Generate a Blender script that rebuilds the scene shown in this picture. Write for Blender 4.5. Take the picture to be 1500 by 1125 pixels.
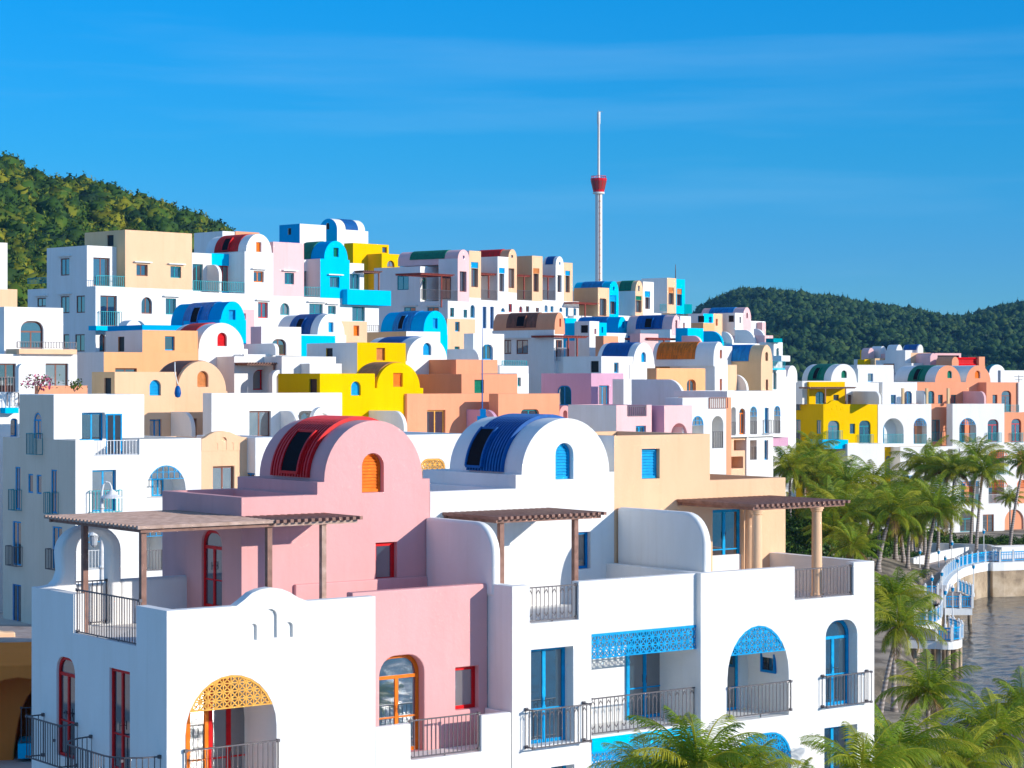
import bpy, bmesh, math, random
from mathutils import Vector, Matrix
from mathutils.geometry import tessellate_polygon
for _o in list(bpy.data.objects): bpy.data.objects.remove(_o)
SC = bpy.context.scene
COL = SC.collection
R = math.radians
# ---------------------------------------------------------------- camera, sky, sun
F, HX, HY, CZ = 3200.0, 750.0, 555.0, 18.0      # focal length in photo pixels, principal column, horizon row, camera height
cam = bpy.data.cameras.new('camera'); camo = bpy.data.objects.new('camera', cam); COL.objects.link(camo)
camo.location = (0, 0, CZ); camo.rotation_euler = (R(90), 0, 0)
cam.sensor_width = 36; cam.lens = F / 1500 * 36; cam.shift_y = -(562.5 - HY) / 1500
cam.clip_start = 1; cam.clip_end = 20000
SC.camera = camo
SUN = Vector((.914, -.405, 0)).normalized() * math.cos(R(17)); SUN.z = math.sin(R(17))
sl = bpy.data.lights.new('sun', 'SUN'); slo = bpy.data.objects.new('sun', sl); COL.objects.link(slo)
sl.energy = 4.8; sl.angle = R(.5); sl.color = (1, .93, .83)
slo.rotation_euler = SUN.to_track_quat('Z', 'Y').to_euler(); slo.location = (60, -30, 60)
W = bpy.data.worlds.new('World'); SC.world = W; W.use_nodes = True
def world():
    nt = W.node_tree; N = nt.nodes; L = nt.links; N.clear()
    out = N.new('ShaderNodeOutputWorld'); bg = N.new('ShaderNodeBackground'); bg.inputs[1].default_value = .15
    sky = N.new('ShaderNodeTexSky'); sky.sky_type = 'NISHITA'; sky.sun_disc = False
    sky.sun_elevation = R(17); sky.sun_rotation = math.atan2(SUN.x, SUN.y); sky.air_density = 1.0; sky.dust_density = .0; sky.ozone_density = 3.0
    tc = N.new('ShaderNodeTexCoord'); sep = N.new('ShaderNodeSeparateXYZ'); L.new(tc.outputs['Generated'], sep.inputs[0])
    # the air of this clear morning: deeper, more saturated blue towards the zenith than the default atmosphere
    rp = N.new('ShaderNodeValToRGB'); e = rp.color_ramp.elements
    e[0].position = .0; e[0].color = (.21, .55, 1.02, 1); e[1].position = .42; e[1].color = (1.55, 1.6, 1.65, 1)
    x = e.new(.055); x.color = (.145, .51, 1.0, 1)
    x = e.new(.1); x.color = (.07, .55, .98, 1)
    x = e.new(.19); x.color = (.004, .62, 1.1, 1)
    L.new(sep.outputs[2], rp.inputs[0])
    mul = N.new('ShaderNodeMix'); mul.data_type = 'RGBA'; mul.blend_type = 'MULTIPLY'; mul.inputs[0].default_value = 1
    L.new(sky.outputs[0], mul.inputs[6]); L.new(rp.outputs[0], mul.inputs[7])
    # thin cirrus
    mp = N.new('ShaderNodeMapping'); mp.inputs['Scale'].default_value = (1.6, 1, 22); mp.inputs['Rotation'].default_value = (0, R(-9), 0)
    L.new(tc.outputs['Generated'], mp.inputs[0])
    nz = N.new('ShaderNodeTexNoise'); nz.inputs['Scale'].default_value = 1.6; nz.inputs['Detail'].default_value = 5; nz.inputs['Roughness'].default_value = .55
    L.new(mp.outputs[0], nz.inputs['Vector'])
    cr = N.new('ShaderNodeValToRGB'); cr.color_ramp.elements[0].position = .54; cr.color_ramp.elements[1].position = .86
    cr.color_ramp.elements[1].color = (.17, .17, .17, 1)
    L.new(nz.outputs['Fac'], cr.inputs[0])
    mx = N.new('ShaderNodeMix'); mx.data_type = 'RGBA'; L.new(cr.outputs[0], mx.inputs[0]); L.new(mul.outputs[2], mx.inputs[6]); mx.inputs[7].default_value = (3.0, 4.9, 6.6, 1)
    L.new(mx.outputs[2], bg.inputs[0]); L.new(bg.outputs[0], out.inputs[0])
world()
SC.render.engine = 'CYCLES'; SC.cycles.blur_glossy = 0.0; SC.cycles.sample_clamp_indirect = 60
SC.view_settings.view_transform = 'Standard'; SC.view_settings.look = 'None'; SC.view_settings.exposure = 0.08; SC.view_settings.gamma = 1

# ---------------------------------------------------------------- materials
MATS = {}
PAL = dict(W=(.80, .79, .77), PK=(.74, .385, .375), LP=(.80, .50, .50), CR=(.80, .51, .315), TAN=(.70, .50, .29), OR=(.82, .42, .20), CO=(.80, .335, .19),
           YL=(.84, .50, .0), BL=(.0, .36, .72), AQ=(.0, .50, .82), GN=(.0, .20, .12), DB=(.0, .10, .36), MB=(.0, .22, .56), RD=(.72, .008, .012), BR=(.25, .09, .06),
           TE=(.0, .27, .32), OG=(.88, .20, .01), TC=(.66, .24, .07), RB=(.36, .05, .03), LG=(.45, .47, .50), BK=(.02, .02, .022),
           GY=(.10, .09, .10), PU=(.62, .35, .47), AM=(.86, .43, .08), SAND=(.60, .47, .32), WD=(.30, .15, .11), WDL=(.52, .35, .28), DK=(.012, .012, .016), ST=(.4, .36, .32), SD=(.82, .68, .54), TO=(.86, .24, .05))  # includes a warm bounce-light tint painted onto one white house's shaded side
def pr(m): return m.node_tree.nodes['Principled BSDF']
def newmat(key):
    m = bpy.data.materials.new(key); m.use_nodes = True; MATS[key] = m; return m
def stucco(c):
    k = 'stucco_' + c
    if k in MATS: return MATS[k]
    m = newmat(k); nt = m.node_tree; N = nt.nodes; L = nt.links; p = pr(m); p.inputs['Roughness'].default_value = .88
    p.inputs['Specular IOR Level'].default_value = .0
    tc = N.new('ShaderNodeNewGeometry')
    mp = N.new('ShaderNodeMapping'); mp.inputs['Scale'].default_value = (.9, .9, .28); L.new(tc.outputs['Position'], mp.inputs[0])
    n1 = N.new('ShaderNodeTexNoise'); n1.inputs['Scale'].default_value = 1.1; n1.inputs['Detail'].default_value = 6; n1.inputs['Roughness'].default_value = .62; L.new(mp.outputs[0], n1.inputs['Vector'])
    r = N.new('ShaderNodeValToRGB'); b = PAL[c]; r.color_ramp.elements[0].position = .28; r.color_ramp.elements[1].position = .62
    r.color_ramp.elements[0].color = (b[0] * .93, b[1] * .92, b[2] * .90, 1); r.color_ramp.elements[1].color = (*b, 1)
    L.new(n1.outputs['Fac'], r.inputs[0])
    # faint run-off streaks
    mp2 = N.new('ShaderNodeMapping'); mp2.inputs['Scale'].default_value = (5, 5, .22); L.new(tc.outputs['Position'], mp2.inputs[0])
    n2 = N.new('ShaderNodeTexNoise'); n2.inputs['Scale'].default_value = 1; n2.inputs['Detail'].default_value = 4; L.new(mp2.outputs[0], n2.inputs['Vector'])
    r2 = N.new('ShaderNodeValToRGB'); r2.color_ramp.elements[0].position = .30; r2.color_ramp.elements[0].color = (.9, .88, .85, 1); r2.color_ramp.elements[1].position = .46; r2.color_ramp.elements[1].color = (1, 1, 1, 1)
    L.new(n2.outputs['Fac'], r2.inputs[0])
    mm = N.new('ShaderNodeMix'); mm.data_type = 'RGBA'; mm.blend_type = 'MULTIPLY'; mm.inputs[0].default_value = .35
    L.new(r.outputs[0], mm.inputs[6]); L.new(r2.outputs[0], mm.inputs[7]); L.new(mm.outputs[2], p.inputs['Base Color'])
    n3 = N.new('ShaderNodeTexNoise'); n3.inputs['Scale'].default_value = 9; n3.inputs['Detail'].default_value = 4; L.new(tc.outputs['Position'], n3.inputs['Vector'])
    bp = N.new('ShaderNodeBump'); bp.inputs['Strength'].default_value = .35; bp.inputs['Distance'].default_value = .05
    n4 = N.new('ShaderNodeTexNoise'); n4.inputs['Scale'].default_value = 1.4; n4.inputs['Detail'].default_value = 2; L.new(tc.outputs['Position'], n4.inputs['Vector'])
    ad = N.new('ShaderNodeMath'); ad.operation = 'MULTIPLY_ADD'; ad.inputs[1].default_value = .22; L.new(n3.outputs['Fac'], ad.inputs[0]); L.new(n4.outputs['Fac'], ad.inputs[2]); L.new(ad.outputs[0], bp.inputs['Height']); L.new(bp.outputs[0], p.inputs['Normal'])
    return m
def paint(c, rough=.4):
    k = 'paint_' + c
    if k in MATS: return MATS[k]
    m = newmat(k); N = m.node_tree.nodes; L = m.node_tree.links; p = pr(m); p.inputs['Roughness'].default_value = rough; p.inputs['Specular IOR Level'].default_value = .15
    g = N.new('ShaderNodeNewGeometry'); n = N.new('ShaderNodeTexNoise'); n.inputs['Scale'].default_value = 6; n.inputs['Detail'].default_value = 5; L.new(g.outputs['Position'], n.inputs['Vector'])
    r = N.new('ShaderNodeValToRGB'); b = PAL[c]; r.color_ramp.elements[0].position = .3; r.color_ramp.elements[1].position = .65
    r.color_ramp.elements[0].color = (b[0] * .75, b[1] * .75, b[2] * .75, 1); r.color_ramp.elements[1].color = (*b, 1); L.new(n.outputs['Fac'], r.inputs[0]); L.new(r.outputs[0], p.inputs['Base Color'])
    return m
def matt(c):
    k = 'matt_' + c
    if k in MATS: return MATS[k]
    m = newmat(k); p = pr(m); p.inputs['Base Color'].default_value = (*PAL[c], 1); p.inputs['Roughness'].default_value = .95; p.inputs['Specular IOR Level'].default_value = .05
    return m
def tiled(c):
    k = 'tile_' + c
    if k in MATS: return MATS[k]
    m = newmat(k); N = m.node_tree.nodes; L = m.node_tree.links; p = pr(m); p.inputs['Roughness'].default_value = .6; p.inputs['Specular IOR Level'].default_value = .12
    g = N.new('ShaderNodeTexCoord'); br = N.new('ShaderNodeTexBrick'); br.inputs['Scale'].default_value = 2.2; br.inputs['Mortar Size'].default_value = .012
    b = PAL[c]; br.inputs['Color1'].default_value = (*b, 1); br.inputs['Color2'].default_value = (b[0] * .6, b[1] * .6 + .01, b[2] * .65, 1); br.inputs['Mortar'].default_value = (b[0] * .4 + .05, b[1] * .4 + .05, b[2] * .4 + .05, 1)
    L.new(g.outputs['UV'], br.inputs['Vector']); L.new(br.outputs['Color'], p.inputs['Base Color'])
    return m
def glass():
    if 'glass' in MATS: return MATS['glass']
    m = newmat('glass'); p = pr(m); N = m.node_tree.nodes; L = m.node_tree.links
    oi = N.new('ShaderNodeObjectInfo'); cr = N.new('ShaderNodeValToRGB'); cr.color_ramp.interpolation = 'CONSTANT'; e = cr.color_ramp.elements; e[0].color = (.015, .022, .03, 1); e[1].position = .45; e[1].color = (.03, .06, .085, 1)
    for q, c in ((.68, (.02, .014, .012, 1)), (.86, (.16, .15, .15, 1))): x = e.new(q); x.color = c
    L.new(oi.outputs['Random'], cr.inputs[0]); L.new(cr.outputs[0], p.inputs['Base Color']); p.inputs['Roughness'].default_value = .03; p.inputs['IOR'].default_value = 3.1
    g = N.new('ShaderNodeNewGeometry'); n = N.new('ShaderNodeTexNoise'); n.inputs['Scale'].default_value = 1.3; n.inputs['Detail'].default_value = 1; L.new(g.outputs['Position'], n.inputs['Vector'])
    bp = N.new('ShaderNodeBump'); bp.inputs['Strength'].default_value = .05; bp.inputs['Distance'].default_value = .05; L.new(n.outputs['Fac'], bp.inputs['Height']); L.new(bp.outputs[0], p.inputs['Normal'])
    return m
def metal(c='GY'):
    k = 'metal_' + c
    if k in MATS: return MATS[k]
    m = newmat(k); p = pr(m); p.inputs['Base Color'].default_value = (*PAL[c], 1); p.inputs['Roughness'].default_value = .5; p.inputs['Metallic'].default_value = .3
    return m
def wood(c='WD'):
    k = 'wood_' + c
    if k in MATS: return MATS[k]
    m = newmat(k); p = pr(m); N = m.node_tree.nodes; L = m.node_tree.links; p.inputs['Roughness'].default_value = .65
    g = N.new('ShaderNodeNewGeometry'); n = N.new('ShaderNodeTexNoise'); n.inputs['Scale'].default_value = 5; n.inputs['Detail'].default_value = 8; L.new(g.outputs['Position'], n.inputs['Vector'])
    r = N.new('ShaderNodeValToRGB'); b = PAL[c]; r.color_ramp.elements[0].position = .3; r.color_ramp.elements[1].position = .7
    r.color_ramp.elements[0].color = (b[0] * .6, b[1] * .55, b[2] * .5, 1); r.color_ramp.elements[1].color = (*b, 1); L.new(n.outputs['Fac'], r.inputs[0]); L.new(r.outputs[0], p.inputs['Base Color'])
    return m

# ---------------------------------------------------------------- mesh helpers
def mkobj(name, me, parent=None, loc=None):
    o = bpy.data.objects.new(name, me); COL.objects.link(o)
    if parent: o.parent = parent
    if loc: o.location = loc
    return o
class MB:
    def __init__(s): s.v = []; s.f = []; s.m = []
    def add(s, vs, fs, mi=0):
        n = len(s.v); s.v += [tuple(x) for x in vs]; s.f += [tuple(i + n for i in f) for f in fs]; s.m += [mi] * len(fs)
    def box(s, a, b, mi=0):
        x0, y0, z0 = a; x1, y1, z1 = b
        s.add([(x0, y0, z0), (x1, y0, z0), (x1, y1, z0), (x0, y1, z0), (x0, y0, z1), (x1, y0, z1), (x1, y1, z1), (x0, y1, z1)],
              [(3, 2, 1, 0), (4, 5, 6, 7), (0, 1, 5, 4), (1, 2, 6, 5), (2, 3, 7, 6), (3, 0, 4, 7)], mi)
    def bar(s, p, q, w, h=None, mi=0, up=(0, 0, 1)):
        p = Vector(p); q = Vector(q); d = (q - p); 
        if d.length < 1e-5: return
        d.normalize(); u = Vector(up)
        if abs(d.dot(u)) > .95: u = Vector((1, 0, 0))
        a = d.cross(u).normalized() * (w / 2); b = d.cross(a).normalized() * ((h or w) / 2)
        vs = [p - a - b, p + a - b, p + a + b, p - a + b, q - a - b, q + a - b, q + a + b, q - a + b]
        s.add(vs, [(3, 2, 1, 0), (4, 5, 6, 7), (0, 1, 5, 4), (1, 2, 6, 5), (2, 3, 7, 6), (3, 0, 4, 7)], mi)
    def tube(s, pts, rs, n=10, mi=0, cap=True):
        pts = [Vector(p) for p in pts]; rings = []; base = len(s.v)
        for i, p in enumerate(pts):
            d = (pts[min(i + 1, len(pts) - 1)] - pts[max(i - 1, 0)]).normalized()
            u = Vector((0, 0, 1)) if abs(d.z) < .9 else Vector((1, 0, 0))
            a = d.cross(u).normalized(); b = d.cross(a).normalized(); r = rs[i] if isinstance(rs, (list, tuple)) else rs
            for k in range(n):
                t = 2 * math.pi * k / n; s.v.append(tuple(p + a * r * math.cos(t) + b * r * math.sin(t)))
        for i in range(len(pts) - 1):
            for k in range(n):
                s.f.append((base + i * n + k, base + i * n + (k + 1) % n, base + (i + 1) * n + (k + 1) % n, base + (i + 1) * n + k)); s.m.append(mi)
        if cap:
            s.f.append(tuple(base + k for k in range(n))[::-1]); s.m.append(mi)
            s.f.append(tuple(base + (len(pts) - 1) * n + k for k in range(n))); s.m.append(mi)
    def lathe(s, c, prof, n=16, mi=0):
        base = len(s.v)
        for (r, z) in prof:
            for k in range(n):
                t = 2 * math.pi * k / n; s.v.append((c[0] + r * math.cos(t), c[1] + r * math.sin(t), c[2] + z))
        for i in range(len(prof) - 1):
            for k in range(n):
                s.f.append((base + i * n + k, base + i * n + (k + 1) % n, base + (i + 1) * n + (k + 1) % n, base + (i + 1) * n + k)); s.m.append(mi)
    def prism(s, poly, d0, d1, pl='F', mi=0, mi_side=None):
        n = len(poly); P = (lambda a, b, d: (a, d, b)) if pl == 'F' else (lambda a, b, d: (d, a, b))
        vs = [P(a, b, d0) for a, b in poly] + [P(a, b, d1) for a, b in poly]
        s.add(vs, [tuple(range(n)), tuple(range(2 * n - 1, n - 1, -1))], mi)
        s.f += [tuple(len(s.v) - 2 * n + k for k in (i, (i + 1) % n, n + (i + 1) % n, n + i)) for i in range(n)]; s.m += [mi if mi_side is None else mi_side] * n
    def ring(s, po, pi_, d0, d1, pl='F', mi=0):
        n = len(po); P = (lambda a, b, d: (a, d, b)) if pl == 'F' else (lambda a, b, d: (d, a, b))
        vs = [P(a, b, d0) for a, b in po] + [P(a, b, d0) for a, b in pi_] + [P(a, b, d1) for a, b in po] + [P(a, b, d1) for a, b in pi_]
        fs = []
        for i in range(n):
            j = (i + 1) % n
            fs += [(i, j, n + j, n + i), (2 * n + i, 3 * n + i, 3 * n + j, 2 * n + j), (i, 2 * n + i, 2 * n + j, j), (n + i, n + j, 3 * n + j, 3 * n + i)]
        s.add(vs, fs, mi)
    def mesh(s, name, mats, smooth=False, fix=True, doubles=False):
        me = bpy.data.meshes.new(name); me.from_pydata(s.v, [], s.f)
        for m in (mats if isinstance(mats, (list, tuple)) else [mats]): me.materials.append(m)
        me.polygons.foreach_set('material_index', s.m)
        if fix or doubles:
            b = bmesh.new(); b.from_mesh(me)
            if doubles: bmesh.ops.remove_doubles(b, verts=b.verts, dist=1e-4)
            bmesh.ops.recalc_face_normals(b, faces=b.faces); b.to_mesh(me); b.free()
        if smooth: me.polygons.foreach_set('use_smooth', [True] * len(me.polygons))
        me.update(); return me
    def obj(s, name, mats, parent=None, loc=None, **k): return mkobj(name, s.mesh(name, mats, **k), parent, loc)
def smooth_by_angle(me, ang=35):
    me.polygons.foreach_set('use_smooth', [True] * len(me.polygons))
    b = bmesh.new(); b.from_mesh(me)
    for e in b.edges:
        e.smooth = len(e.link_faces) == 2 and e.calc_face_angle(0) < R(ang)
    b.to_mesh(me); b.free()
_tmpc = bpy.data.collections.new('tmp'); SC.collection.children.link(_tmpc)
def csg(ops, mats, name):
    """ops: list of ('+'|'-', MB). First is the base. Returns a mesh."""
    base = bpy.data.objects.new('t', ops[0][1].mesh('t', mats)); _tmpc.objects.link(base); tmp = []
    for o, mb in ops[1:]:
        if not mb.f: continue
        c = bpy.data.objects.new('c', mb.mesh('c', mats)); _tmpc.objects.link(c); tmp.append(c)
        m = base.modifiers.new('b', 'BOOLEAN'); m.object = c; m.operation = 'UNION' if o == '+' else 'DIFFERENCE'; m.solver = 'EXACT'
        if o == '-': m.use_self = True
    dg = bpy.context.evaluated_depsgraph_get(); me = bpy.data.meshes.new_from_object(base.evaluated_get(dg)); me.name = name
    for o in tmp + [base]:
        d = o.data; bpy.data.objects.remove(o); bpy.data.meshes.remove(d)
    b = bmesh.new(); b.from_mesh(me); bmesh.ops.remove_doubles(b, verts=b.verts, dist=2e-4); bmesh.ops.dissolve_degenerate(b, dist=1e-4, edges=b.edges); b.to_mesh(me); b.free()
    return me
def shape(k, a0, b0, a1, b1, rise=None):
    """outline of an opening: r rectangle, a arch, o rectangle with rounded top corners; counter-clockwise"""
    w = a1 - a0; h = b1 - b0
    if k == 'r': return [(a0, b0), (a1, b0), (a1, b1), (a0, b1)]
    if k == 'a':
        rz = min(rise or w / 2, h * .95); c = (a0 + a1) / 2; n = 14
        return [(a0, b0), (a1, b0)] + [(c + w / 2 * math.cos(math.pi * i / n), b1 - rz + rz * math.sin(math.pi * i / n)) for i in range(n + 1)]
    if k == 'o':
        r = min(w * .36, h * .4); n = 6
        return [(a0, b0), (a1, b0)] + [(a1 - r + r * math.cos(math.pi / 2 * i / n), b1 - r + r * math.sin(math.pi / 2 * i / n)) for i in range(n + 1)] + \
               [(a0 + r - r * math.sin(math.pi / 2 * i / n), b1 - r + r * math.cos(math.pi / 2 * i / n)) for i in range(n + 1)]
V = {1: (0, 230, 1500 / 420), 2: (300, 300, 1500 / 360), 3: (560, 340, 5), 4: (800, 380, 1487 / 370), 5: (0, 520, 1500 / 420), 6: (380, 500, 3.125), 7: (40, 600, 1500 / 520),
     8: (0, 820, 1500 / 420), 9: (480, 820, 1500 / 420), 10: (820, 820, 3.125), 11: (600, 600, 1500 / 700), 12: (1120, 480, 1500 / 380), 13: (1120, 740, 1110 / 380), 0: (0, 0, 1)}
def setv(n): global VW; VW = V[n]
VW = V[0]
def PX(x): return VW[0] + x / VW[2]
def PY(y): return VW[1] + y / VW[2]
def at(x, y, D): return Vector(((PX(x) - HX) / F * D, D, CZ - (PY(y) - HY) / F * D))
def sstep(a, b, x):
    t = max(0, min(1, (x - a) / (b - a))); return t * t * (3 - 2 * t)
def ground(x, y):
    z = 2 + 4 * sstep(6, -8, x) * sstep(30, 55, y)
    z += 8.5 * sstep(112, 185, y) * sstep(40, 5, x)
    return z

class House:
    def __init__(s, x, D, th, label, name='house', cat='house', group=None, O=None, zb=None):
        th = R(th); s.th = th; s.u = Vector((math.cos(th), math.sin(th))); s.v = Vector((-math.sin(th), math.cos(th)))
        s.O = O if O else Vector(((PX(x) - HX) / F * D, D)); s.zb = zb if zb is not None else ground(s.O.x, s.O.y) - 1.2
        s.root = bpy.data.objects.new(name, None); COL.objects.link(s.root); s.root.location = (s.O.x, s.O.y, s.zb); s.root.rotation_euler = (0, 0, th)
        s.root['label'] = label; s.root['category'] = cat
        if group: s.root['group'] = group
        s.bev = 0; s.far = D > 85
    def nxt(s, x, label, t=0, **k):
        a = s.s(x, t); P = s.O + s.u * a + s.v * t
        h = House(0, P.y, math.degrees(s.th), label, O=P, **k); h.bev = s.bev; return h
    def s(s, x, t=0): k = (PX(x) - HX) / F; return (k * (s.O.y + t * s.v.y) - s.O.x - t * s.v.x) / (s.u.x - k * s.u.y)
    def t(s, x, a=0): k = (PX(x) - HX) / F; return (k * (s.O.y + a * s.u.y) - s.O.x - a * s.u.x) / (s.v.x - k * s.v.y)
    def z(s, y, a, t): return CZ - (PY(y) - HY) / F * (s.O.y + a * s.u.y + t * s.v.y) - s.zb
    def rect(s, w, pl, d):
        """opening given in the photograph -> (a0,b0,a1,b1) on the plane"""
        x0, y0, x1, y1 = w[:4]
        if pl == 'F':
            a0 = s.s(x0, d); a1 = s.s(x1, d); c = (a0 + a1) / 2; return a0, s.z(y1, c, d), a1, s.z(y0, c, d)
        a0 = s.t(x1, d); a1 = s.t(x0, d); c = (a0 + a1) / 2; return a0, s.z(y1, d, c), a1, s.z(y0, d, c)
    def put(s, name, mb, mats, parent=None, **k):
        o = mb.obj(name, mats, s.root, **k) if parent is None else mb.obj(name, mats, parent, **k)
        return o
    def finish(s, me, name='wall', bev=None):
        o = mkobj(name, me, s.root); b = s.bev if bev is None else bev
        if b:
            m = o.modifiers.new('bevel', 'BEVEL'); m.width = b; m.segments = 3; m.limit_method = 'ANGLE'; m.angle_limit = R(40); m.harden_normals = True; m.use_clamp_overlap = True
            me.polygons.foreach_set('use_smooth', [True] * len(me.polygons))
            smooth_by_angle(me, 30)
        else: smooth_by_angle(me, 30)
        return o
    def opening(s, w, pl, d, cut, todo):
        a0, b0, a1, b1 = s.rect(w, pl, d); k = w[4]; st = w[5]; c = w[6]; op = w[7] if len(w) > 7 else {}
        dep = op.get('dep', (.22 if pl == 'F' else .1) if st not in ('n', 'lo') else (.07 if st == 'n' else 1.3))
        if b1 - b0 < .05 or a1 - a0 < .05: return
        po = shape(k, a0, b0, a1, b1, op.get('rise'))
        cut.prism(po, d - .6, d + dep, pl)
        todo.append((k, st, c, op, a0, b0, a1, b1, d, dep, pl))
    def window(s, k, st, c, op, a0, b0, a1, b1, d, dep, pl):
        """window or door: frame with glazing bars > pane"""
        if st == 'n':
            if op.get('fill'): mb = MB(); mb.prism(shape(k, a0 + .03, b0 + .03, a1 - .03, b1 - .03), d + dep - .03, d + dep - .004, pl); s.put('niche_panel', mb, stucco('W'))
            return
        if st == 'lo':
            if op.get('lat'): s.lattice(k, a0, b0, a1, b1, d + .04, pl, op['lat'], op.get('latc', c), op.get('rise'))
            if op.get('rail'): s.railing(a0, a1, b0, b0 + op['rail'], d + .05, pl, op.get('rc', 'GY'))
            # a door in the back wall of the loggia
            dx = op.get('door', (.1, .6, .86)); w = a1 - a0
            if dx: s.window('r', 'd', c, {}, a0 + w * dx[0], b0, a0 + w * dx[1], b0 + (b1 - b0) * dx[2], d, dep + .02, pl)
            return
        e = .006; p = d + dep; th = .06 if s.far else .07; fw = op.get('fw', .075)
        if st == 'k':
            mb = MB(); po = shape(k, a0 + e, b0 + e, a1 - e, b1 - e, op.get('rise')); mb.prism(po, p - .02, p - .004, pl); s.put('window', mb, paint('DK')); return
        po = shape(k, a0 + e, b0 + e, a1 - e, b1 - e); pi_ = shape(k, a0 + fw, b0 + fw, a1 - fw, b1 - fw)
        mb = MB(); mb.ring(po, pi_, p - th, p - .003, pl)
        w = a1 - a0; h = b1 - b0; P = (lambda a, b, dd: (a, dd, b)) if pl == 'F' else (lambda a, b, dd: (dd, a, b))
        def bar(A0, B0, A1, B1, x=0):
            q0 = P(A0, B0, p - th + .008 + x); q1 = P(A1, B1, p - .01); mb.box([min(i, j) for i, j in zip(q0, q1)], [max(i, j) for i, j in zip(q0, q1)])
        if st == 's':    # louvred shutter
            o = s.put('shutter', mb, paint(c)); sb = MB(); n = max(5, int(h / .085)); 
            for i in range(n):
                z = b0 + fw * .6 + (h - fw * 1.2) * (i + .5) / n; hw = w / 2 - fw * .7
                if k == 'a' and z > b1 - w / 2: hw = max(.02, math.sqrt(max(0, (w / 2) ** 2 - (z - b1 + w / 2) ** 2)) - fw * .7)
                c_ = (a0 + a1) / 2; zz = (h - fw * 1.2) / n * .5
                q = [P(c_ - hw, z - zz, p - .05), P(c_ + hw, z - zz, p - .05), P(c_ + hw, z + zz * .9, p - .015), P(c_ - hw, z + zz * .9, p - .015)]
                sb.add(q + [P(c_ - hw, z - zz, p - .008), P(c_ + hw, z - zz, p - .008)], [(0, 1, 2, 3), (0, 4, 5, 1)])
            s.put('slats', sb, paint(c), parent=o, fix=False)
            return o
        m = w > .75 or st == 'd'
        top = b1 - fw
        if st == 'd' and k in 'ao' and h > 1.4:
            tr = b1 - max(w * .42, .35); bar(a0 + fw, tr - .04, a1 - fw, tr + .04); top = tr - .04
        if m: bar((a0 + a1) / 2 - fw * .55, b0 + fw, (a0 + a1) / 2 + fw * .55, top, .002)
        if st == 'd' and not s.far: 
            for hh in (.35,):
                bar(a0 + fw, b0 + h * hh, a1 - fw, b0 + h * hh + .035, .004)
        o = s.put('door' if st == 'd' else 'window', mb, paint(c))
        pm = MB(); pp = shape(k, a0 + fw - .01, b0 + fw - .01, a1 - fw + .01, b1 - fw + .01); pm.prism(pp, p - .035, p - .02, pl); s.put('pane', pm, glass(), parent=o)
        if op.get('hood'):
            hb = MB(); q0 = P(a0 - .25, b1 + .12, d - .22); q1 = P(a1 + .25, b1 + .2, d - .002); hb.box([min(i, j) for i, j in zip(q0, q1)], [max(i, j) for i, j in zip(q0, q1)]); s.put('hood', hb, stucco('W'))
        if op.get('rail'):
            s.balconet(a0 - .15, a1 + .15, b0 - .05, b0 + op['rail'], d, pl, op.get('rc', 'GY'), op.get('out', .3))
        if st == 'd' and not s.far:
            hb = MB(); c_ = (a0 + a1) / 2; hb.tube([P(c_, b0 + .95, p - th - .05), P(c_, b0 + 1.15, p - th - .05)], .012, 6); hb.tube([P(c_, b0 + 1.05, p - th - .05), P(c_, b0 + 1.05, p - th)], .01, 6); s.put('handle', hb, metal('GY'), parent=o)
        return o
    def railing(s, a0, a1, b0, b1, d, pl='F', c='GY', name='railing', ends=True, fancy=False):
        mb = MB(); P = (lambda a, b, dd: (a, dd, b)) if pl == 'F' else (lambda a, b, dd: (dd, a, b)); far = s.far
        w = .017 if not far else .03; sp = .125 if not far else .16
        mb.bar(P(a0, b1, d), P(a1, b1, d), .045, .03); mb.bar(P(a0, b0 + .05, d), P(a1, b0 + .05, d), .035, .025)
        n = max(2, int(abs(a1 - a0) / sp))
        for i in range(n + 1):
            a = a0 + (a1 - a0) * i / n; mb.bar(P(a, b0 + .05, d), P(a, b1, d), w if 0 < i < n else w * 1.7)
        if fancy:
            for i in range(0, n - 1, 2):
                a = a0 + (a1 - a0) * (i + .5) / n; q = (a1 - a0) / n / 2
                mb.bar(P(a - q, b1 - .17, d), P(a, b1 - .06, d), .016); mb.bar(P(a + q, b1 - .17, d), P(a, b1 - .06, d), .016)
                mb.bar(P(a - q, b0 + .25, d), P(a, b0 + .15, d), .016); mb.bar(P(a + q, b0 + .25, d), P(a, b0 + .15, d), .016)
        if not far and ends:
            for a in (a0, a1):
                for b in (b0 + .06, b1): mb.lathe((0, 0, 0), [(0, 0)], 3) if 0 else mb.box(*[tuple(x) for x in _bx(P(a, b, d), .035)])
            for i in range(1, max(2, int(abs(a1 - a0) / .9))):
                a = a0 + (a1 - a0) * i / max(2, int(abs(a1 - a0) / .9)); mb.bar(P(a, b0 - .05, d), P(a, b0 + .06, d), .03)
        return s.put(name, mb, metal(c))
    def balconet(s, a0, a1, b0, b1, d, pl, c, out=.3, fancy=False, curve=False):
        mb = MB(); P = (lambda a, b, dd: (a, dd, b)) if pl == 'F' else (lambda a, b, dd: (dd, a, b)); far = s.far
        o = d - out; pts = []
        if curve:
            r = out * .9
            pts = [(a0, d)] + [(a0 + r - r * math.cos(x), d - r * math.sin(x) * out / r) for x in (R(25), R(50), R(75), R(90))] + [(a1 - r + r * math.cos(x), d - r * math.sin(x) * out / r) for x in (R(90), R(75), R(50), R(25))] + [(a1, d)]
        else: pts = [(a0, d), (a0, o), (a1, o), (a1, d)]
        sp = .125 if not far else .16; w = .017 if not far else .03
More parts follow.
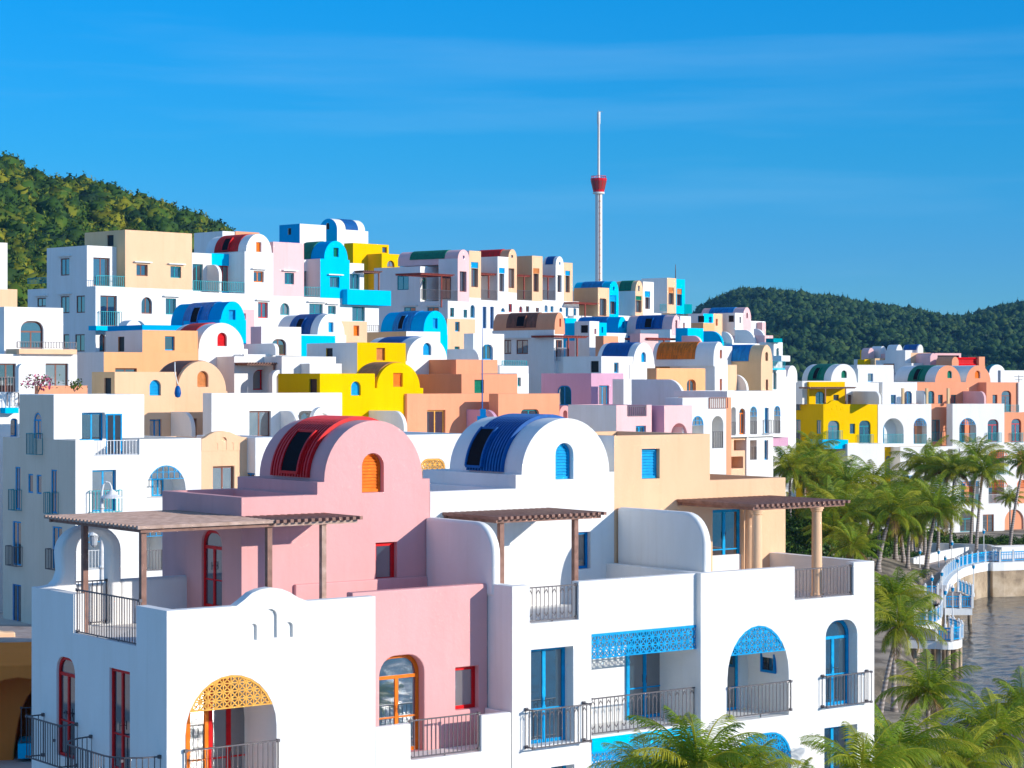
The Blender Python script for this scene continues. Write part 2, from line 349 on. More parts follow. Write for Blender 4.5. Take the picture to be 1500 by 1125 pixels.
        for (p0, q0), (p1, q1) in zip(pts, pts[1:]):
            mb.bar(P(p0, b1, q0), P(p1, b1, q1), .04, .03); mb.bar(P(p0, b0 + .04, q0), P(p1, b0 + .04, q1), .04, .03)
            n = max(1, int(math.hypot(p1 - p0, q1 - q0) / sp))
            for i in range(n + 1):
                f = i / n; a = p0 + (p1 - p0) * f; q = q0 + (q1 - q0) * f; mb.bar(P(a, b0 + .04, q), P(a, b1, q), w)
                if fancy and i % 2 == 0 and i < n and abs(p1 - p0) > .5:
                    h = (p1 - p0) / n / 2; mb.bar(P(a, b1 - .17, q), P(a + h, b1 - .06, q), .016); mb.bar(P(a + 2 * h, b1 - .17, q), P(a + h, b1 - .06, q), .016)
        if not far:
            for a in (a0, a1):
                for b in (b0 + .04, b1): mb.box(*_bx(P(a, b, d - .02), .04)); mb.box(*_bx(P(a, b, o), .03))
        return s.put('railing', mb, metal(c))
    def lattice(s, k, a0, b0, a1, b1, d, pl, frac, c, rise=None, cell=None):
        """pierced screen filling the top of an opening"""
        w = a1 - a0; h = b1 - b0; zb = b1 - h * frac; cell = cell or (.2 if not s.far else .3)
        P = (lambda a, b, dd: (a, dd, b)) if pl == 'F' else (lambda a, b, dd: (dd, a, b))
        rz = (rise or w / 2) if k == 'a' else 0
        def inside(a, z):
            if z < zb or z > b1: return False
            if k == 'a' and z > b1 - rz: return ((a - (a0 + a1) / 2) / (w / 2)) ** 2 + ((z - b1 + rz) / rz) ** 2 < .985
            if k == 'o':
                r = w * .36
                if z > b1 - r and (a < a0 + r or a > a1 - r):
                    ca = a0 + r if a < a0 + r else a1 - r; return (a - ca) ** 2 + (z - b1 + r) ** 2 < r * r
            return a0 < a < a1
        mb = MB(); nx = max(2, round(w / cell)); nz = max(1, round(h * frac / cell)); cx = w / nx; cz = h * frac / nz; bw = .03 if not s.far else .06
        def seg(p, q, bw):
            # keep only the part of a bar that lies inside the outline
            n = 8; run = None
            for i in range(n + 1):
                f = i / n; a = p[0] + (q[0] - p[0]) * f; z = p[1] + (q[1] - p[1]) * f; ok = inside(min(max(a, a0 + 1e-3), a1 - 1e-3), min(max(z, zb + 1e-3), b1 - 1e-3))
                if ok and run is None: run = (a, z)
                if (not ok or i == n) and run is not None:
                    mb.bar(P(*run, d), P(a, z, d), bw, .03); run = None
        for i in range(nx + 1):
            a = a0 + cx * i
            for j in range(nz): seg((a, zb + cz * j), (a, zb + cz * (j + 1)), bw)
        for j in range(nz + 1):
            z = zb + cz * j
            for i in range(nx): seg((a0 + cx * i, z), (a0 + cx * (i + 1), z), bw * (2.2 if j == 0 else 1))
        if not s.far:
            for i in range(nx):
                for j in range(nz):
                    A = a0 + cx * i; Z = zb + cz * j; seg((A, Z), (A + cx, Z + cz), bw * .7); seg((A, Z + cz), (A + cx, Z), bw * .7)
        if k in 'ao':
            po = [q for q in shape(k, a0 + .02, b0, a1 - .02, b1 - .02, rise) if q[1] >= zb]
            for p, q in zip(po, po[1:]):
                if abs(p[0] - q[0]) < w * .5 or k == 'o': mb.bar(P(*p, d), P(*q, d), .06, .05)
        else: mb.bar(P(a0, b1 - .03, d), P(a1, b1 - .03, d), .06, .05)
        return s.put('lattice_screen', mb, paint(c))
    def blk(s, x0, x1, y, col, t=0, dep=6, L=None, scol=None, yb=None, Fw=(), S=(), par=.4, x1m=None, name='wall', top=None, extra=None, cuts=None, on=False):
        """a block of the house: front face between photo columns x0 and x1, top at row y"""
        if isinstance(t, str): t = s.t(float(t[1:]), 0)
        a0 = s.s(x0, t); a1 = s.s(x1, t) if x1m is None else a0 + x1m; z1 = s.z(y, a0, t)
        if L is not None: dep = max(.5, s.t(L, a0) - t)
        z0 = 0 if yb is None else s.z(yb, a0, t)
        if on: z0 = s.bz - .02
        else: s.bz = z1
        s.k = getattr(s, 'k', 0) + 1; t -= .003 * s.k; a0 -= .003 * s.k; a1 += .003 * s.k
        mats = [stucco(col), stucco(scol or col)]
        mb = MB(); po = [(a0, z0), (a1, z0)] + ([(a1, z1), (a0, z1)] if not top else top(a0, a1, z1)); mb.prism(po, t, t + dep, 'F')
        cut = MB(); todo = []
        for w in Fw: s.opening(w, 'F', t, cut, todo)
        for w in S: s.opening(w, 'L', a0, cut, todo)
        if par and a1 - a0 > 1 and dep > 1 and not top:
            cut.box((a0 + .22, t + .22, z1 - par), (a1 - .22, t + dep - .22, z1 + 1))
        for c in (cuts or []): cut.box(*c)
        me = csg([('+', mb), ('-', cut)], mats, name)
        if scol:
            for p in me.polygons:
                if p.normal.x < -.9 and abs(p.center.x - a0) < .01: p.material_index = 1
        o = s.finish(me, name)
        for w in todo: s.window(*w)
        return a0, a1, t, t + dep, z1
    def vault(s, x0, x1, yf, yt, col, t=0, dep=3, L=None, Fw=(), band=None, bf=(.22, .78), sky=True, skr=(.21, .66), rib=False, drop=.5, pl='F', rim=None, skyc='DK', into=None):
        """barrel vault: arched gable in the facade plane, running back"""
        if isinstance(t, str): t = s.t(float(t[1:]), 0)
        if pl == 'F':
            a0 = s.s(x0, t); a1 = s.s(x1, t); zf = s.z(yf, a0, t); zt = s.z(yt, (a0 + a1) / 2, t); d0 = t
            if L is not None: dep = max(.8, s.t(L, a0) - t)
            d1 = t + dep; d0 -= .025 if into is not None else .004 + .003 * getattr(s, 'k', 0)
        else:   # gable in the shaded left plane (at s = x given by t), running along the facade
            d0 = t; a0 = s.t(x1, t); a1 = s.t(x0, t); zf = s.z(yf, t, a0); zt = s.z(yt, t, (a0 + a1) / 2); d1 = t + dep
        c = (a0 + a1) / 2; ra = (a1 - a0) / 2; rb = zt - zf; n = 24
        arc = lambda k, f=1: [(c + (ra + k) * math.cos(math.pi * i / n), zf + (rb + k) * math.sin(math.pi * i / n)) for i in range(n + 1)]
        mb = MB(); mb.prism([(a0, zf - drop), (a1, zf - drop)] + arc(0), d0, d1, pl); cut = MB(); todo = []
        for w in Fw: s.opening(w, pl, d0, cut, todo)
        if into is not None:
            mb = MB(); mb.prism([(a0, zf - drop), (a1, zf - drop)] + arc(0), d0 + .025, d1, pl); into[0].append(('+', mb)); into[1].extend(todo)
            cc = cut; into[0].append(('-', cc)); me = None
        else:
            me = csg([('+', mb), ('-', cut)], [stucco(rim or col), stucco(col)], 'vault')
            for p in me.polygons:
                if (p.normal.y if pl == 'F' else p.normal.x) < -.9: p.material_index = 1
            o = mkobj('vault', me, s.root); smooth_by_angle(me, 30)
        if s.bev and me:
            m = o.modifiers.new('bevel', 'BEVEL'); m.width = .05; m.segments = 2; m.limit_method = 'ANGLE'; m.angle_limit = R(40); m.harden_normals = True
        if into is None:
            for w in todo: s.window(*w)
        P = (lambda a, b, dd: (a, dd, b)) if pl == 'F' else (lambda a, b, dd: (dd, a, b))
        if band:
            f0, f1 = bf; e0 = d0 + (d1 - d0) * f0; e1 = d0 + (d1 - d0) * f1; bm_ = MB(); m_ = 30
            if rib: nr = max(4, int((e1 - e0) / .125)); st = [(e0 + (e1 - e0) * (i + f) / nr, k_) for i in range(nr) for f, k_ in ((0, .005), (.04, .10), (.56, .10), (.6, .005))] + [(e1, .005)]
            else: st = [(e0, .0), (e0 + .01, .045), (e1 - .01, .045), (e1, .0)]
            an = [R(2) + R(176) * i / m_ for i in range(m_ + 1)]
            sk = None
            if sky:
                q = .5 if sky is True else sky; k0 = e0 + (e1 - e0) * (skr[0] if rib else q - .14); k1 = e0 + (e1 - e0) * (skr[1] if rib else q + .14)
            vs = []; fs = []; uv = []
            for (dd, k) in st:
                for a in an: vs.append(P(c + (ra + k) * math.cos(a), zf + (rb + k) * math.sin(a), dd)); uv.append((a * ra, dd))
            M = len(an)
            for i in range(len(st) - 1):
                for j in range(m_): fs.append((i * M + j, i * M + j + 1, (i + 1) * M + j + 1, (i + 1) * M + j))
            bm_.add(vs, fs); me = bm_.mesh('roof', paint(band) if rib else tiled(band))
            ul = me.uv_layers.new(name='UV')
            for lp in me.loops: ul.data[lp.index].uv = uv[lp.vertex_index]
            if not rib: smooth_by_angle(me, 30)
            ro = mkobj('roof', me, s.root)
            if sky:
                sb = MB(); fr = MB(); A = [R(174) - R(43) * i / 10 for i in range(11)]; k = .13
                for i in range(10):
                    sb.add([P(c + (ra + k) * math.cos(A[i]), zf + (rb + k) * math.sin(A[i]), k0), P(c + (ra + k) * math.cos(A[i + 1]), zf + (rb + k) * math.sin(A[i + 1]), k0),
                            P(c + (ra + k) * math.cos(A[i + 1]), zf + (rb + k) * math.sin(A[i + 1]), k1), P(c + (ra + k) * math.cos(A[i]), zf + (rb + k) * math.sin(A[i]), k1)], [(0, 1, 2, 3)])
                ks = .1
                for dd in (k0, k1):
                    for i in range(10):
                        q0, q1 = [P(c + (ra + k - .03) * math.cos(x), zf + (rb + k - .03) * math.sin(x), dd) for x in (A[i], A[i + 1])]; fr.bar(q0, q1, .07, .13)
                for a in (A[0], A[-1]): fr.bar(P(c + (ra + k - .03) * math.cos(a), zf + (rb + k - .03) * math.sin(a), k0), P(c + (ra + k - .03) * math.cos(a), zf + (rb + k - .03) * math.sin(a), k1), .13, .07)
                so = s.put('skylight', fr, paint(band)); s.put('pane', sb, matt(skyc), parent=so, fix=False)
        return a0, a1, d0, d1, zf, zt
    def wing(s, xa, xn, yt, yb, t, col='W', rad=None, th=.25, a=None, drop=None):
        """party wall standing across the terrace, its outer top corner rounded"""
        a = s.s(xa, t) if a is None else a; tn = s.t(xn, a); z1 = s.z(yt, a, t); z0 = max(0, s.z(yb, a, t) - (drop if drop is not None else 1.2)); r = min(rad or (t - tn) * .4, (z1 - z0) * .6, (t - tn) * .9)
        po = [(t, z0), (t, z1)] + [(tn + r - r * math.sin(x), z1 - r + r * math.cos(x)) for x in [math.pi / 2 * i / 8 for i in range(9)]] + [(tn, z0)]
        mb = MB(); mb.prism(po, a, a + th, 'L'); me = mb.mesh('party_wall', stucco(col)); return s.finish(me, 'party_wall')
    def rail(s, x0, x1, y0, y1, t=0, c='GY', pl='F', a=None, fancy=False):
        if isinstance(t, str): t = s.t(float(t[1:]), 0)
        if pl == 'F': a0, b0, a1, b1 = s.rect((x0, y0, x1, y1), 'F', t); return s.railing(a0, a1, b0, b1, t, 'F', c, fancy=fancy)
        a0, b0, a1, b1 = s.rect((x0, y0, x1, y1), 'L', a); return s.railing(a0, a1, b0, b1, a, 'L', c)
    def slab(s, x0, x1, y0, y1, col, t, dep, name='balcony'):
        a0, b0, a1, b1 = s.rect((x0, y0, x1, y1), 'F', t); mb = MB(); mb.box((a0, t, b0), (a1, t + dep, b1)); return s.put(name, mb, stucco(col))
    def perg(s, a0, a1, t0, t1, z, c='WD', along='v', posts=(), zfl=0, pc=None, pw=.13):
        mb = MB(); n = int(((a1 - a0) if along == 'v' else (t1 - t0)) / .19)
        for i in range(n + 1):
            if along == 'v': a = a0 + (a1 - a0) * i / n; mb.box((a - .045, t0 - .12, z - .08), (a + .045, t1, z))
            else: q = t0 + (t1 - t0) * i / n; mb.box((a0 - .12, q - .045, z - .08), (a1, q + .045, z))
        o = s.put('pergola', mb, wood(c)); bb = MB()
        for q in (t0 + .05, t1 - .08): bb.box((a0, q, z - .17), (a1, q + .09, z - .083))
        for a in (a0 + .05, a1 - .15): bb.box((a, t0 + .16, z - .17), (a + .09, t1 - .09, z - .086))
        s.put('beam', bb, wood(pc or c), parent=o)
        for (a, q) in posts:
            pb = MB(); pb.box((a - pw / 2, q - pw / 2, zfl), (a + pw / 2, q + pw / 2, z - .17)); s.put('post', pb, wood(pc or c), parent=o)
        return o
    def pergx(s, x0, x1, y, t, dep, c='RB', posts=(), drop=2.3):
        a0 = s.s(x0, t); a1 = s.s(x1, t); z = s.z(y, a0, t); return s.perg(a0, a1, t, t + dep, z, c, posts=[(s.s(p, t), t + .12) for p in posts], zfl=z - drop, pw=.1)
def _bx(p, r): return ((p[0] - r, p[1] - r, p[2] - r), (p[0] + r, p[1] + r, p[2] + r))
V.update({20: (1270, 760, 1294 / 230), 21: (1130, 620, 984 / 210), 22: (1310, 620, 1069 / 190), 23: (0, 820, 443 / 120), 24: (880, 1000, 1500 / 620)})
# ================================================================ the foreground row of three joined houses
setv(8)
f1 = House(872, 48, 36.87, 'foreground corner house, white below, with pink rooftop storey and red ribbed vault', name='corner_house', zb=3.0); f1.bev = .09
def front1():
    h = f1; ZP = h.z(268, 0, 0); 
    setv(9); s1 = h.s(250, 0); s714 = h.s(835, 1.0); s749 = h.s(965, 0); s705 = h.s(803, 0)
    setv(7); tb = h.t(18, 0); t199 = h.t(460, 0); t107 = h.t(195, 0); ZF = h.z(1000, 0, t199) 
    # lower storeys
    setv(7)
    hump = [(h.s(x, 0), h.z(y, h.s(x, 0), 0)) for x, y in ((866, 838), (885, 829), (915, 806), (950, 775), (985, 760), (1030, 752), (1075, 758), (1110, 772), (1145, 794), (1175, 806), (1200, 812))]
    base = MB(); base.box((0, 0, 0), (s1, tb, ZP)); hm = MB(); hm.prism([(hump[0][0], ZP - .5)] + [(hump[-1][0], ZP - .5)] + hump[::-1], 0, .3, 'F')
    cut = MB(); todo = []
    cut.box((.28, .28, ZF - .1), (s1 + 1, tb - .28, ZP + 2)); c2 = MB(); c2.box((-.3, t199, ZF), (.6, t107, ZP + 1))
    for w in ((1000, 843, 1055, 965, 'a', 'n', 'W'), (945, 905, 970, 974, 'a', 'n', 'W'), (1090, 898, 1122, 962, 'a', 'n', 'W')): h.opening(w, 'F', 0, cut, todo)
    setv(8)
    h.opening((970, 603, 1447, 1330, 'a', 'lo', 'OG', dict(dep=1.5, door=None, lat=.235, latc='AM', rise=1.25)), 'F', 0, cut, todo)
    setv(8)
    h.opening((295, 510, 392, 1035, 'o', 'd', 'RD', dict(dep=.13)), 'L', 0, cut, todo); h.opening((572, 575, 679, 1110, 'r', 'd', 'RD', dict(dep=.13)), 'L', 0, cut, todo)
    me = csg([('+', base), ('+', hm), ('-', cut), ('-', c2)], [stucco('W')], 'wall'); h.finish(me)
    for w in todo: h.window(*w)
    zf0 = h.z(1058, 0, 0) if 0 else None
    # door behind the arched loggia and its side wall window
    a0 = h.s(975, 1.45); a1 = h.s(1300, 1.45); z1 = h.z(640, a0, 1.45); z0 = h.z(1330, h.s(1200, 0), 0); z0 = max(z0, 0)
    h.window('r', 'd', 'OG', dict(fw=.1), a0 - .5, z0 + .0, (a0 - .5 + a1) / 2, z1, 0, 1.49, 'F'); h.window('r', 'd', 'RD', dict(fw=.1), (a0 - .5 + a1) / 2, z0, a1, z1, 0, 1.49, 'F')
    h.rail(972, 1455, 972, 1240, -.06)
    # curved balconies on the shaded side
    A0, B0, A1, B1 = h.rect((240, 835, 400, 1035), 'L', 0); h.balconet(A0 - .05, A1 + .1, B0 - .1, B1, 0, 'L', 'GY', .45)
    A0, B0, A1, B1 = h.rect((480, 975, 840, 1160), 'L', 0); h.balconet(A0, A1, B0 - .3, B1, 0, 'L', 'GY', .95, curve=True)
    A0_, B0_ = A0, B0
    # terrace railing in the gap of the side parapet
    h.railing(t199, t107, ZF - .02, ZF + 1.02, .1, 'L')
    # terracotta-coloured dado low on the side wall
    # lower pink part with its balcony
    setv(9)
    base = MB(); base.box((s1, 1.0, 0), (s714, tb, ZP - .003)); cut = MB(); todo = []; cut.box((s1 - 1, 1.28, ZF - .1), (s714 + .0, 3.6, ZP + 2))
    h.opening((272, 500, 505, 1012, 'o', 'd', 'OG', dict(dep=.3, fw=.09)), 'F', 1.0, cut, todo); h.opening((670, 560, 790, 782, 'r', 'g', 'RD', dict(dep=.22, fw=.09)), 'F', 1.0, cut, todo)
    me = csg([('+', base), ('-', cut)], [stucco('PK')], 'wall'); o = h.finish(me); o['label'] = 'pink lower wall set back behind a small railed balcony'
    for w in todo: h.window(*w)
    zp2 = h.z(878, s1, 0); zf2 = h.z(1050, h.s(435, 0), 0)
    base = MB(); base.box((s1, 0, 0), (s749 - .02, 1.0, zp2)); cut = MB(); cut.box((s1 + .0, .2, zf2), (s714 - .1, 1.5, zp2 + 1)); c2 = MB(); c2.box((h.s(437, 0), -.3, zf2), (s705, .6, zp2 + 1))
    me = csg([('+', base), ('-', cut), ('-', c2)], [stucco('W')], 'balcony'); h.finish(me, 'balcony', bev=.04)
    h.railing(h.s(437, 0) + .02, s705 - .02, zf2, zp2 + .05, .08)
    # rooftop storey
    setv(7); t1 = 3.7; a0 = h.s(905, t1); dL = h.t(570, a0); zc = h.z(372, a0, t1)
    setv(6); am = h.s(265, t1); ae = h.s(780, t1); zb2 = h.z(645, am, t1)
    base = MB(); base.box((a0, t1, ZF - .3), (am, dL, zc)); b2 = MB(); b2.box((am, t1, ZF - .3), (ae, dL - .1, zb2)); cut = MB(); todo = []
    cut.box((a0 + .25, t1 + .25, zc - .35), (am - .2, dL - .25, zc + 1))
    h.opening((532, 920, 630, 1100, 'r', 'g', 'RD', dict(dep=.2, fw=.1)), 'F', t1, cut, todo)
    setv(7); h.opening((736, 510, 822, 838, 'o', 'd', 'RD', dict(dep=.13)), 'L', a0, cut, todo)
    setv(6); ops = []
    h.vault(297, 746, 638, 362, 'PK', t=t1 + .0, L=0, into=(ops, todo), band='RD', bf=(.22, .8), rib=True, Fw=[(472, 512, 572, 692, 'a', 's', 'OG', dict(dep=.25))], drop=.3)
    me = csg([('+', base), ('+', b2)] + ops[:1] + [('-', cut)] + ops[1:], [stucco('PK')], 'wall'); o = h.finish(me); o['label'] = 'pink rooftop storey with round gable'
    for w in todo: h.window(*w)
    # pergola: left wing has laths along the facade, right wing across it
    setv(7); z = h.z(470, 3, 2.2); 
    p = h.perg(.42, a0 - .05, 2.0, 6.9, z, 'WDL', 'u', posts=[(.55, 5.2), (.55, 2.2), (a0 - .12, 2.2)], zfl=ZF - .1, pc='WD')
    h.perg(a0 - .05, h.s(1400, 2.0), 2.0, t1 - .03, z, 'WD', 'v', posts=[(h.s(1258, 2.1), 2.2)], zfl=ZF - .1, pc='WDL')
    # free-standing arch at the back of the terrace
    t2 = tb - .55; A = lambda x: h.s(x, t2); Z = lambda y: h.z(y, A(250), t2)
    cx = (A(145) + A(400)) / 2; ra = (A(400) - A(145)) / 2
    po = [(A(60), ZP - .2), (A(400), ZP - 1.2), (A(400), Z(600))] + [(cx + ra * math.cos(q), Z(600) + (Z(488) - Z(600)) * math.sin(q)) for q in [math.pi * i / 16 for i in range(17)]] + [(A(150), Z(680)), (A(138), Z(715)), (A(118), Z(735)), (A(60), Z(745))]
    po = [(A(60), 5), (A(400), 5)] + po[2:]
    base = MB(); base.prism(po, t2, t2 + .5, 'F'); cut = MB(); h2 = shape('a', A(212), ZF - .08, A(356), Z(520)); cut.prism(h2, t2 - .5, t2 + 1, 'F')
    me = csg([('+', base), ('-', cut)], [stucco('W')], 'terrace_arch'); h.finish(me, 'terrace_arch')
    mb = MB(); mb.box((A(400), t2 + .02, ZF - .5), (a0 + .1, t2 + .3, ZP + .1)); me = mb.mesh('wall', stucco('W')); h.finish(me)
    h.railing(A(214), A(354), ZF - .08, ZF + 1.0, t2 + .25)
    # chimney-side grille: roof hatch
    setv(6)
    # party wall between the pink and the white house
    return t1, ZF, ZP
T1, ZF, ZP = front1()
setv(9)
f2 = f1.nxt(965, 'white foreground house with blue ribbed vault and blue lattice balconies, middle of front row', zb=3.0, name='corner_house'); f2.bev = .09
def front2():
    h = f2; tb = 8.4
    setv(10); s1 = h.s(658, 0) - .0
    base = MB(); base.box((0, 0, 0), (s1, tb, ZP)); cut = MB(); todo = []; cut.box((.28, .28, ZF - .1), (s1 - .0, tb - .3, ZP + 2))
    setv(9); c2 = MB(); c2.box((h.s(1058, 0), -.3, h.z(335, h.s(1058, 0), 0)), (h.s(1313, 0), .6, ZP + 1)); nz = h.z(335, h.s(1058, 0), 0)
    h.opening((1064, 462, 1285, 965, 'r', 'd', 'BL', dict(dep=.4, fw=.09)), 'F', 0, cut, todo)
    h.opening((1170, 1078, 1290, 1300, 'r', 'g', 'BL', dict(dep=.4)), 'F', 0, cut, todo)
    setv(10); L0 = h.s(146, 0); L1 = h.s(640, 0); zt = h.z(342, L0, 0); zb = h.z(808, L0, 0)
    cut.box((L0, -.5, zb), (L1, 1.5, zt)); zt2 = h.z(880, L0, 0); cut.box((L0, -.5, zt2 - 2.9), (L1, 1.5, zt2))
    h.opening((15, 940, 68, 1300, 'r', 'd', 'BL', dict(dep=.35)), 'F', 0, cut, todo) if 0 else None
    me = csg([('+', base), ('-', cut), ('-', c2)], [stucco('W')], 'wall'); h.finish(me)
    for w in todo: h.window(*w)
    h.railing(h.s(0, 0) if 0 else (setv(9) or h.s(1060, 0)), h.s(1311, 0), nz, ZP - .08, .09, fancy=True)
    A0, B0, A1, B1 = h.rect((1036, 765, 1336, 968), 'F', 0); h.balconet(A0, A1, B0, B1, 0, 'F', 'GY', .3, fancy=True)
    setv(10)
    # loggia contents at the back wall t=1.5
    zl = h.z(452, L0, 0); h.lattice('r', L0, zl, L1, zt, .02, 'F', 1.0, 'BL', cell=.2); h.lattice('r', L0, zt2 - .72, L1, zt2, .02, 'F', 1.0, 'BL', cell=.2)
    tb2 = 1.5; h.window('a', 'd', 'BL', dict(fw=.09), h.s(300, tb2), zb, h.s(466, tb2), h.z(330, h.s(380, tb2), tb2), 0, tb2 - .004, 'F')
    h.window('r', 'd', 'BL', dict(fw=.09), h.s(300, tb2), zt2 - 2.9, h.s(466, tb2), zt2 - .5, 0, tb2 - .004, 'F')
    h.railing(L0 + .02, L1 - .02, zb, h.z(640, L0, 0), .06, fancy=True)
    mb = MB(); mb.box((L0 - .0, -.03, zt2 + .0), (L1 - .06, .03, zb - .06)); h.put('fascia', mb, stucco('AQ'))
    # small casement standing open on the left of the loggia
    z0 = h.z(610, h.s(160, .8), .8); z1 = h.z(470, h.s(160, .8), .8); mb = MB(); mb.ring(shape('r', .0, z0, .55, z1), shape('r', .07, z0 + .07, .48, z1 - .07), 0, .05, 'L'); o = mb.obj('window', paint('W'), h.root); o.location = (L0 + .12, .35, 0); o.rotation_euler = (0, 0, R(8))
    pb = MB(); pb.prism(shape('r', .06, z0 + .06, .49, z1 - .06), .02, .03, 'L'); po_ = pb.obj('pane', glass(), o)
    # rooftop storey
    t1 = T1 + .02; setv(6); a0 = h.s(782, t1); setv(11); am = h.s(333, t1); ae = h.s(642, t1); zc = h.z(248, am, t1); zb2 = h.z(195, ae, t1)
    base = MB(); base.box((a0, t1, ZF - .3), (am, tb - .2, zc)); b2 = MB(); b2.box((am, t1, ZF - .3), (ae, tb - .3, zb2)); cut = MB(); todo = []
    cut.box((a0 + .25, t1 + .25, zc - .35), (am - .2, tb - .45, zc + 1))
    h.opening((529, 384, 568, 500, 'r', 'g', 'MB', dict(dep=.2)), 'F', t1, cut, todo)
    # raised kerb beneath the vault on its left
    setv(6); kb = MB(); kb.box((h.s(1172, t1), t1 + .1, zc - .3), (am + .3, tb - .4, h.z(615, am, t1))); 
    ops = []; h.vault(1200, 1602, 612, 352, 'W', t=t1, L=870, into=(ops, todo), band='DB', bf=(.24, .74), skr=(.53, .95), rib=True, drop=.3, Fw=[(1358, 465, 1440, 632, 'a', 's', 'BL', dict(dep=.25))])
    me = csg([('+', base), ('+', b2)] + ops[:1] + [('-', cut)] + ops[1:], [stucco('W')], 'wall'); o = h.finish(me)
    for w in todo: h.window(*w)
    setv(11)
    z = h.z(322, h.s(605, 1.2), 1.2); q = 1.35; h.perg(h.s(275, q), h.s(605, q), q, t1 - .03, z, 'WD', 'v', posts=[(h.s(286, q + .2), q + .2), (h.s(519, q + .2), q + .2)], zfl=ZF - .1)
    h.wing(48, 262, 338, 560, t1, 'W', rad=.8, th=.26, a=h.s(48, t1), drop=0)
    h.wing(650, 925, 306, 520, t1, 'W', rad=.85, th=.28, drop=0)
    # television aerial mast behind the vault
front2()
setv(10)
f3 = f1.nxt(645, 'white foreground house with cream rooftop storey and round columns, right end of front row', zb=3.0, name='corner_house', t=-.18); f3.bev = .11
def front3():
    h = f3; tb = 8.6
    setv(10); s1 = h.s(1440, 0); zp = h.z(62, 0, 0)
    base = MB(); base.box((0, 0, 0), (s1, tb, zp)); cut = MB(); todo = []; cut.box((.28, .28, ZF - .1), (s1 - .28, 4.05, zp + 2))
    c2 = MB(); nz = h.z(185, h.s(1076, 0), 0); c2.box((h.s(1076, 0), -.3, nz), (h.s(1345, 0), .6, zp + 1))
    h.opening((768, 302, 1048, 728, 'a', 'lo', 'BL', dict(dep=1.6, door=None, lat=.29, latc='BL', rise=1.35)), 'F', 0, cut, todo)
    h.opening((1218, 276, 1362, 672, 'o', 'd', 'BL', dict(dep=.4, fw=.09)), 'F', 0, cut, todo)
    h.opening((800, 795, 1060, 1200, 'o', 'lo', 'BL', dict(dep=1.6, door=(0, .25, .8), lat=.3, latc='BL')), 'F', 0, cut, todo)
    h.opening((1212, 762, 1362, 1150, 'r', 'd', 'BL', dict(dep=.4, fw=.09)), 'F', 0, cut, todo)
    me = csg([('+', base), ('-', cut), ('-', c2)], [stucco('W')], 'wall'); h.finish(me)
    for w in todo: h.window(*w)
    t = 1.6; h.window('r', 'd', 'BL', {}, h.s(700, t), h.z(728, h.s(900, 0), 0), h.s(808, t), h.z(400, h.s(760, t), t), 0, t - .004, 'F')
    aw = h.rect((768, 302, 1048, 728), 'F', 0)[2]; ta = h.t(993, aw); tb_ = h.t(925, aw); h.window('r', 'g', 'MB', {}, ta, h.z(522, aw, ta), tb_, h.z(408, aw, ta), aw - .1, .097, 'L')
    A0, B0, A1, B1 = h.rect((770, 570, 1050, 712), 'F', 0); h.railing(A0, A1, B0, B1, -.06)
    A0, B0, A1, B1 = h.rect((1200, 520, 1402, 665), 'F', 0); h.balconet(A0, A1, B0, B1, 0, 'F', 'GY', .2)
    h.railing(h.s(1078, 0), h.s(1343, 0), nz, zp - .1, .09)
    # cream rooftop storey
    t1 = T1 + .18 + .04; setv(11); a0 = h.s(642, t1); am = h.s(943, t1); ae = h.s(1180, t1); z1 = h.z(82, a0, t1); z2 = h.z(222, am, t1)
    base = MB(); base.box((a0, t1, ZF - .3), (am, tb - .5, z1)); b2 = MB(); b2.box((am - .01, t1, ZF - .3), (ae, tb - .3, z2)); cut = MB(); todo = []
    h.opening((729, 123, 785, 217, 'r', 's', 'BL', dict(dep=.2)), 'F', t1, cut, todo); h.opening((951, 313, 1050, 511, 'r', 'd', 'BL', dict(dep=.25, fw=.09)), 'F', t1, cut, todo)
    cut.box((am + .3, t1 + .25, z2 - .35), (ae - .25, tb - .6, z2 + 1)); cut.box((a0 + .25, t1 + .25, z1 - .35), (am - .25, tb - .8, z1 + 1))
    me = csg([('+', base), ('+', b2), ('-', cut)], [stucco('CR'), stucco('W')], 'wall')
    for p in me.polygons:
        if p.normal.x < -.9 and abs(p.center.x - a0) < .01: p.material_index = 1
    o = h.finish(me, bev=.05); o['label'] = 'cream rooftop storey'
    for w in todo: h.window(*w)
    zz = h.z(297, h.s(1100, .7), .7); tq = .75
    h.perg(h.s(1082, tq), h.s(1370, tq), tq, t1 - .03, zz, 'WD', 'v', zfl=0)
    for x, q, w in ((1090, 1.0, 1), (1278, 1.0, 1), (1064, t1 - .02, 0)):
        mb = MB(); c = (h.s(x, q) + (.0 if w else .05), q, 0); H0 = ZF - .1; H1 = zz - .17
        mb.lathe((c[0], c[1], 0), [(0, H0), (.19, H0), (.19, H0 + .1), (.15, H0 + .14), (.145, (H0 + H1) / 2), (.135, H1 - .14), (.17, H1 - .11), (.17, H1 - .06), (.2, H1 - .05), (.2, H1), (0, H1)], 24); me = mb.mesh('column', stucco('CR')); smooth_by_angle(me, 40); mkobj('column', me, h.root)
front3()
# a white lattice-windowed house between the two vaults, behind
setv(6)
g = House(690, 78, 37, 'low white house with yellow lattice window, behind and between the foreground vaults'); g.bev = .04
g.blk(560, 960, 430, 'W', t=0, dep=6, Fw=[(738, 538, 850, 640, 'o', 'lo', 'OG', dict(lat=.5, latc='AM', dep=.5, door=(.4, .8, .45)))])
setv(6)
g.blk(880, 925, 430, 'W', t=-.0, dep=5) if 0 else None
# ================================================================ the houses on the slope behind, from the left
G, D_, S_, K_ = 'g', 'd', 's', 'k'
GR = 'terraced houses climbing the slope'
def HS(x, D, th, label, **k): h = House(x, D, th, label, group=GR, **k); return h
